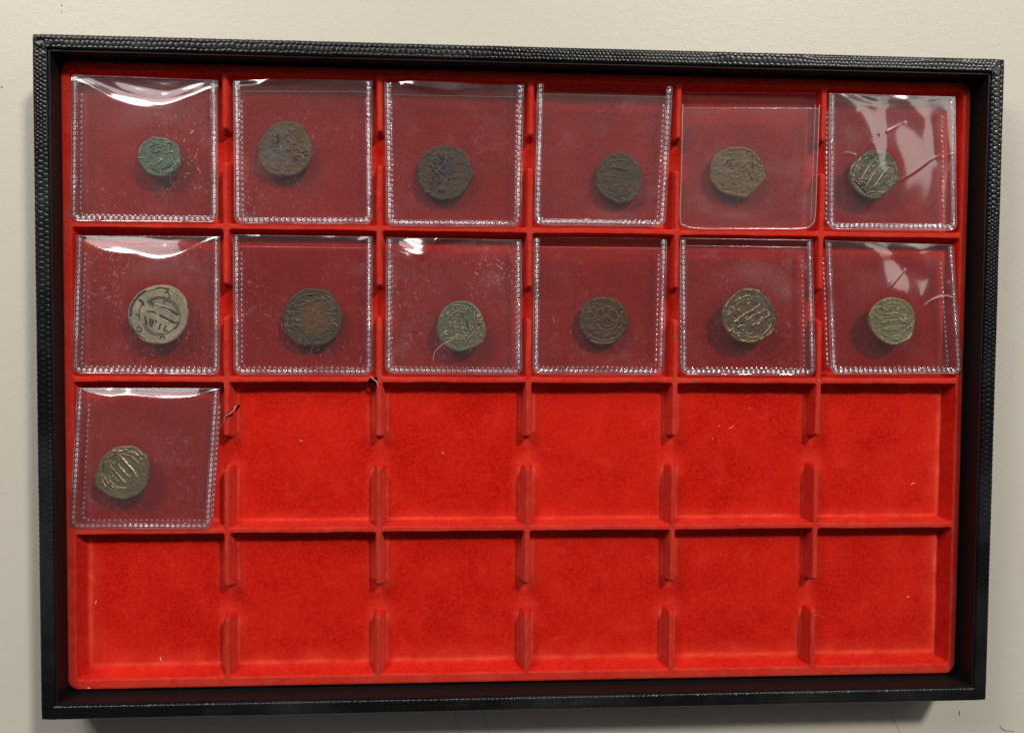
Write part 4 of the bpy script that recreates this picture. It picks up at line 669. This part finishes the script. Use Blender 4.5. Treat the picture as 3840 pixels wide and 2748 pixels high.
        if dots:
            fx_ = np.abs((ph % 1)-.5); e = np.exp(-((T-.1)/.45)**2)*sstep((.30-fx_)/.16)
        else:
            fx_ = np.abs((ph % 1)-.5)*2
            link_ = .85*sstep((1.0-np.sqrt((fx_*1.06)**2+((T-.05)/.50)**2))/.30)
            hole = sstep((.52-np.sqrt(fx_**2+((T-.05)/.36)**2))/.2)
            fx2 = np.abs(((ph*2) % 1)-.5)*2
            inner = sstep((.8-np.sqrt(fx2**2+((T-.86)/.16)**2))/.4)
            outer = np.exp(-((T+.90)/.09)**2)
            e = np.clip(link_-.85*hole+inner*.55+outer*.75, 0, 1)*(.62+.55*vnoise(S/6.0+k*9, T*0, k+40))
        p3 = pos(np.clip(PX/W, 0, 1), np.clip(PY/H, 0, 1), .01 if True else 3)
        wob = .06*vnoise(S/2.2, T*2, k)
        V = np.stack([p3[..., 0], p3[..., 1], z0+.22*e+wob], -1).reshape(-1, 3)-org
        o = mesh_arrays(name, V, grid_faces(len(ln), rows), M_SEAM if not dots else M_SEAM, parent, attrs={'emboss': e.ravel()}, up=True)
        return o
    if k != 4:
        seam("welded_seam", W, H, pos, ze+.10, .012)
        seam("rear_seam", W2, H2, pos2, rz+.1, .10, wid=1.3, rows=7, dots=True)
    else:
        # smooth-edged flip: plain folded edge with a bright cut line
        e = spline([tuple(pos(np.array(a), np.array(b), 3.0))+(ze+.1,) for a, b in ((1, .10), (1, .3), (1, .6), (1, .9), (.985, .97), (.95, .995), (.8, 1), (.5, 1), (.1, 1), (.02, .98), (0, .93), (0, .6), (0, .1))], 8)
        tube("folded_edge", e-org, .16, M_EDGEV, root)
        tube("folded_edge", np.array([pos(np.array(.97), np.array(a), 3.0).tolist()+[ze+.05] for a in np.linspace(.10, .93, 12)])-org, .10, M_EDGEV, root)
    # cut edge of the lip and of the front mouth
    a = np.linspace(.005, .995, 40); e = pos(a, a*0, 3.0); 
    tube("lip_edge", np.concatenate([e, np.full((40, 1), zb+.05)], 1)-org, .055, M_EDGEV, root)
    if k in (1, 2, 3, 4, 7, 9, 10):
        e = pos(a, a*0+p['m']/H, 3.0); tube("mouth_edge", np.concatenate([e, np.full((40, 1), ze+.06)], 1)-org, .06, M_EDGEV, root)
    return root
M_VB = mat_vinyl("clear_vinyl_back", 1.30, .88, .12, 0, .26, 3.3, haze=.004)
M_VF = [mat_vinyl("clear_vinyl_front", 1.80, .79, p['sc'], 0, .11 if i in (5, 10, 11) else .07, i*1.7+.3, haze=p['hz']) for i, p in enumerate(FL)]
M_EDGEV = mat_vinyl("vinyl_cut_edge", 2.2, .8, .1, .22, .12, 1.1)
FLIP_LABEL = [
 "clear scratched flip holding the green coin, glaring white at its arched mouth",
 "clear scuffed flip in the top row holding the dark worn coin",
 "clear flip in the top row holding the dark coin with lattice pattern",
 "clear flip in the top row holding the small dark olive coin",
 "plain-edged clear flip without stitched border, fifth in the top row",
 "creased clear flip in the top right corner compartment",
 "scratched flip with white glare holding the cream coin",
 "clear flip holding the brown coin with rusty centre",
 "flip with white glare at its upper left corner and a hair across it",
 "clear flip holding the round beaded dark coin in the second row",
 "clear flip holding the brassy coin, with a small crinkle at upper right",
 "crumpled clear flip at the right end of the second row, tilted outwards",
 "clear flip lying alone in the third row with doubled stitched edges"]
for k, q in enumerate(FLIPS): build_flip(k, q, FLIP_LABEL[k])

# ------------------------------------------------------------------ lint, hairs and specks
def lint(pts, r, label, mat=None, name="lint_speck", cat="lint", grp="pale lint on the red tray", taper=True):
    P = spline(pts, 6); c = P.mean(0)
    o = tube(name, P, r, mat or M_LINT, None, tuple(c), taper); return tag(o, label, cat, grp)
LZ = 8.9
lint([(-151.2, -78.9, LZ), (-151.0, -78.0, LZ+.1), (-150.6, -77.4, LZ)], .16, "white lint fibre near the left wall of the bottom left compartment")
lint([(-129.2, -97.6, LZ), (-129.0, -98.6, LZ+.1), (-128.6, -99.4, LZ)], .16, "white curled lint fibre low in the bottom left compartment")
lint([(-152.1, -106.0, 14.1), (-151.5, -105.9, 14.2), (-150.9, -106.1, 14.1)], .17, "pale lint crumb on the tray rim at the bottom left corner")
lint([(-31.0, -25.7, LZ), (-29.9, -26.4, LZ+.1)], .12, "pale lint fibre in the third compartment of the third row")
lint([(-80.8, -21.4, LZ), (-79.5, -21.7, LZ+.1)], .10, "faint lint fibre in the compartment right of the lone flip")
lint([(72.9, -17.6, LZ), (74.7, -16.3, LZ+.15)], .10, "straight pale lint fibre in the fifth compartment of the third row")
lint([(69.2, -16.4, LZ), (69.7, -16.5, LZ)], .17, "round pale crumb beside the straight lint fibre")
lint([(66.7, -20.9, LZ), (67.1, -21.2, LZ)], .14, "tiny pale crumb below and left of the straight lint fibre")
lint([(80.3, -10.0, LZ), (80.9, -10.2, LZ)], .15, "tiny pale crumb near the top of the fifth compartment, third row")
lint([(90.1, -49.7, LZ+.1), (90.5, -49.0, LZ+.1)], .13, "pale crumb at the lower edge of the fifth compartment, third row")
lint([(141.5, -38.2, LZ), (142.3, -37.7, LZ+.1), (143.2, -37.7, LZ)], .15, "pale lint flake in the rightmost compartment of the third row")
lint([(141.2, -80.3, LZ), (141.8, -79.7, LZ+.1)], .20, "white lint flake in the bottom right compartment")
lint([(106.0, -85.7, LZ), (107.0, -86.4, LZ+.1)], .15, "white lint flake at the left edge of the bottom right compartment")
lint([(142.5, -101.9, LZ+.3), (144.2, -102.8, LZ+.6)], .15, "pale lint fibre at the foot of the bottom right compartment")
lint([(-16.4, -102.6, LZ+.4), (-15.7, -102.5, LZ+.5), (-15.1, -102.5, LZ+.5)], .30, "yellowish crumb at the foot of the third compartment, bottom row")
lint([(103.2, 0.6, 14.1), (103.9, 0.4, 14.1)], .18, "pale crumb on the divider crossing under the crumpled flip")
lint([(-33.9, 7.5, 15.3), (-33.3, 10.0, 15.6), (-31.3, 12.3, 15.8), (-27.7, 14.5, 15.9), (-25.5, 16.2, 15.9)], .062, "thin pale hair crossing the lower left edge of the grey-green coin", M_LINT, "hair", "hair", "loose hairs", False)
lint([(184.8, -133.9, .15), (186.5, -135.7, .2), (190.5, -136.4, .15)], .08, "thin dark curved hair on the table by the lower right corner", M_BROWN, "hair", "hair", "loose hairs", False)
lint([(168.3, -127.8, .12), (168.5, -128.7, .2), (168.6, -129.6, .12)], .10, "short dark fibre on the table below the right end of the case", M_DARK, "dark_speck", "speck", "dark specks on the table", False)
lint([(-185.4, 101.5, .1), (-184.7, 101.5, .15)], .16, "black speck on the table left of the case", M_DARK, "dark_speck", "speck", "dark specks on the table")
lint([(-164.6, 130.2, .1), (-164.0, 130.2, .15)], .13, "upper of two tiny dark specks above the case's top left corner", M_DARK, "dark_speck", "speck", "dark specks on the table")
lint([(-164.6, 128.0, .1), (-164.2, 128.0, .15)], .11, "lower of two tiny dark specks above the case's top left corner", M_DARK, "dark_speck", "speck", "dark specks on the table")
# scattered dust on the flips
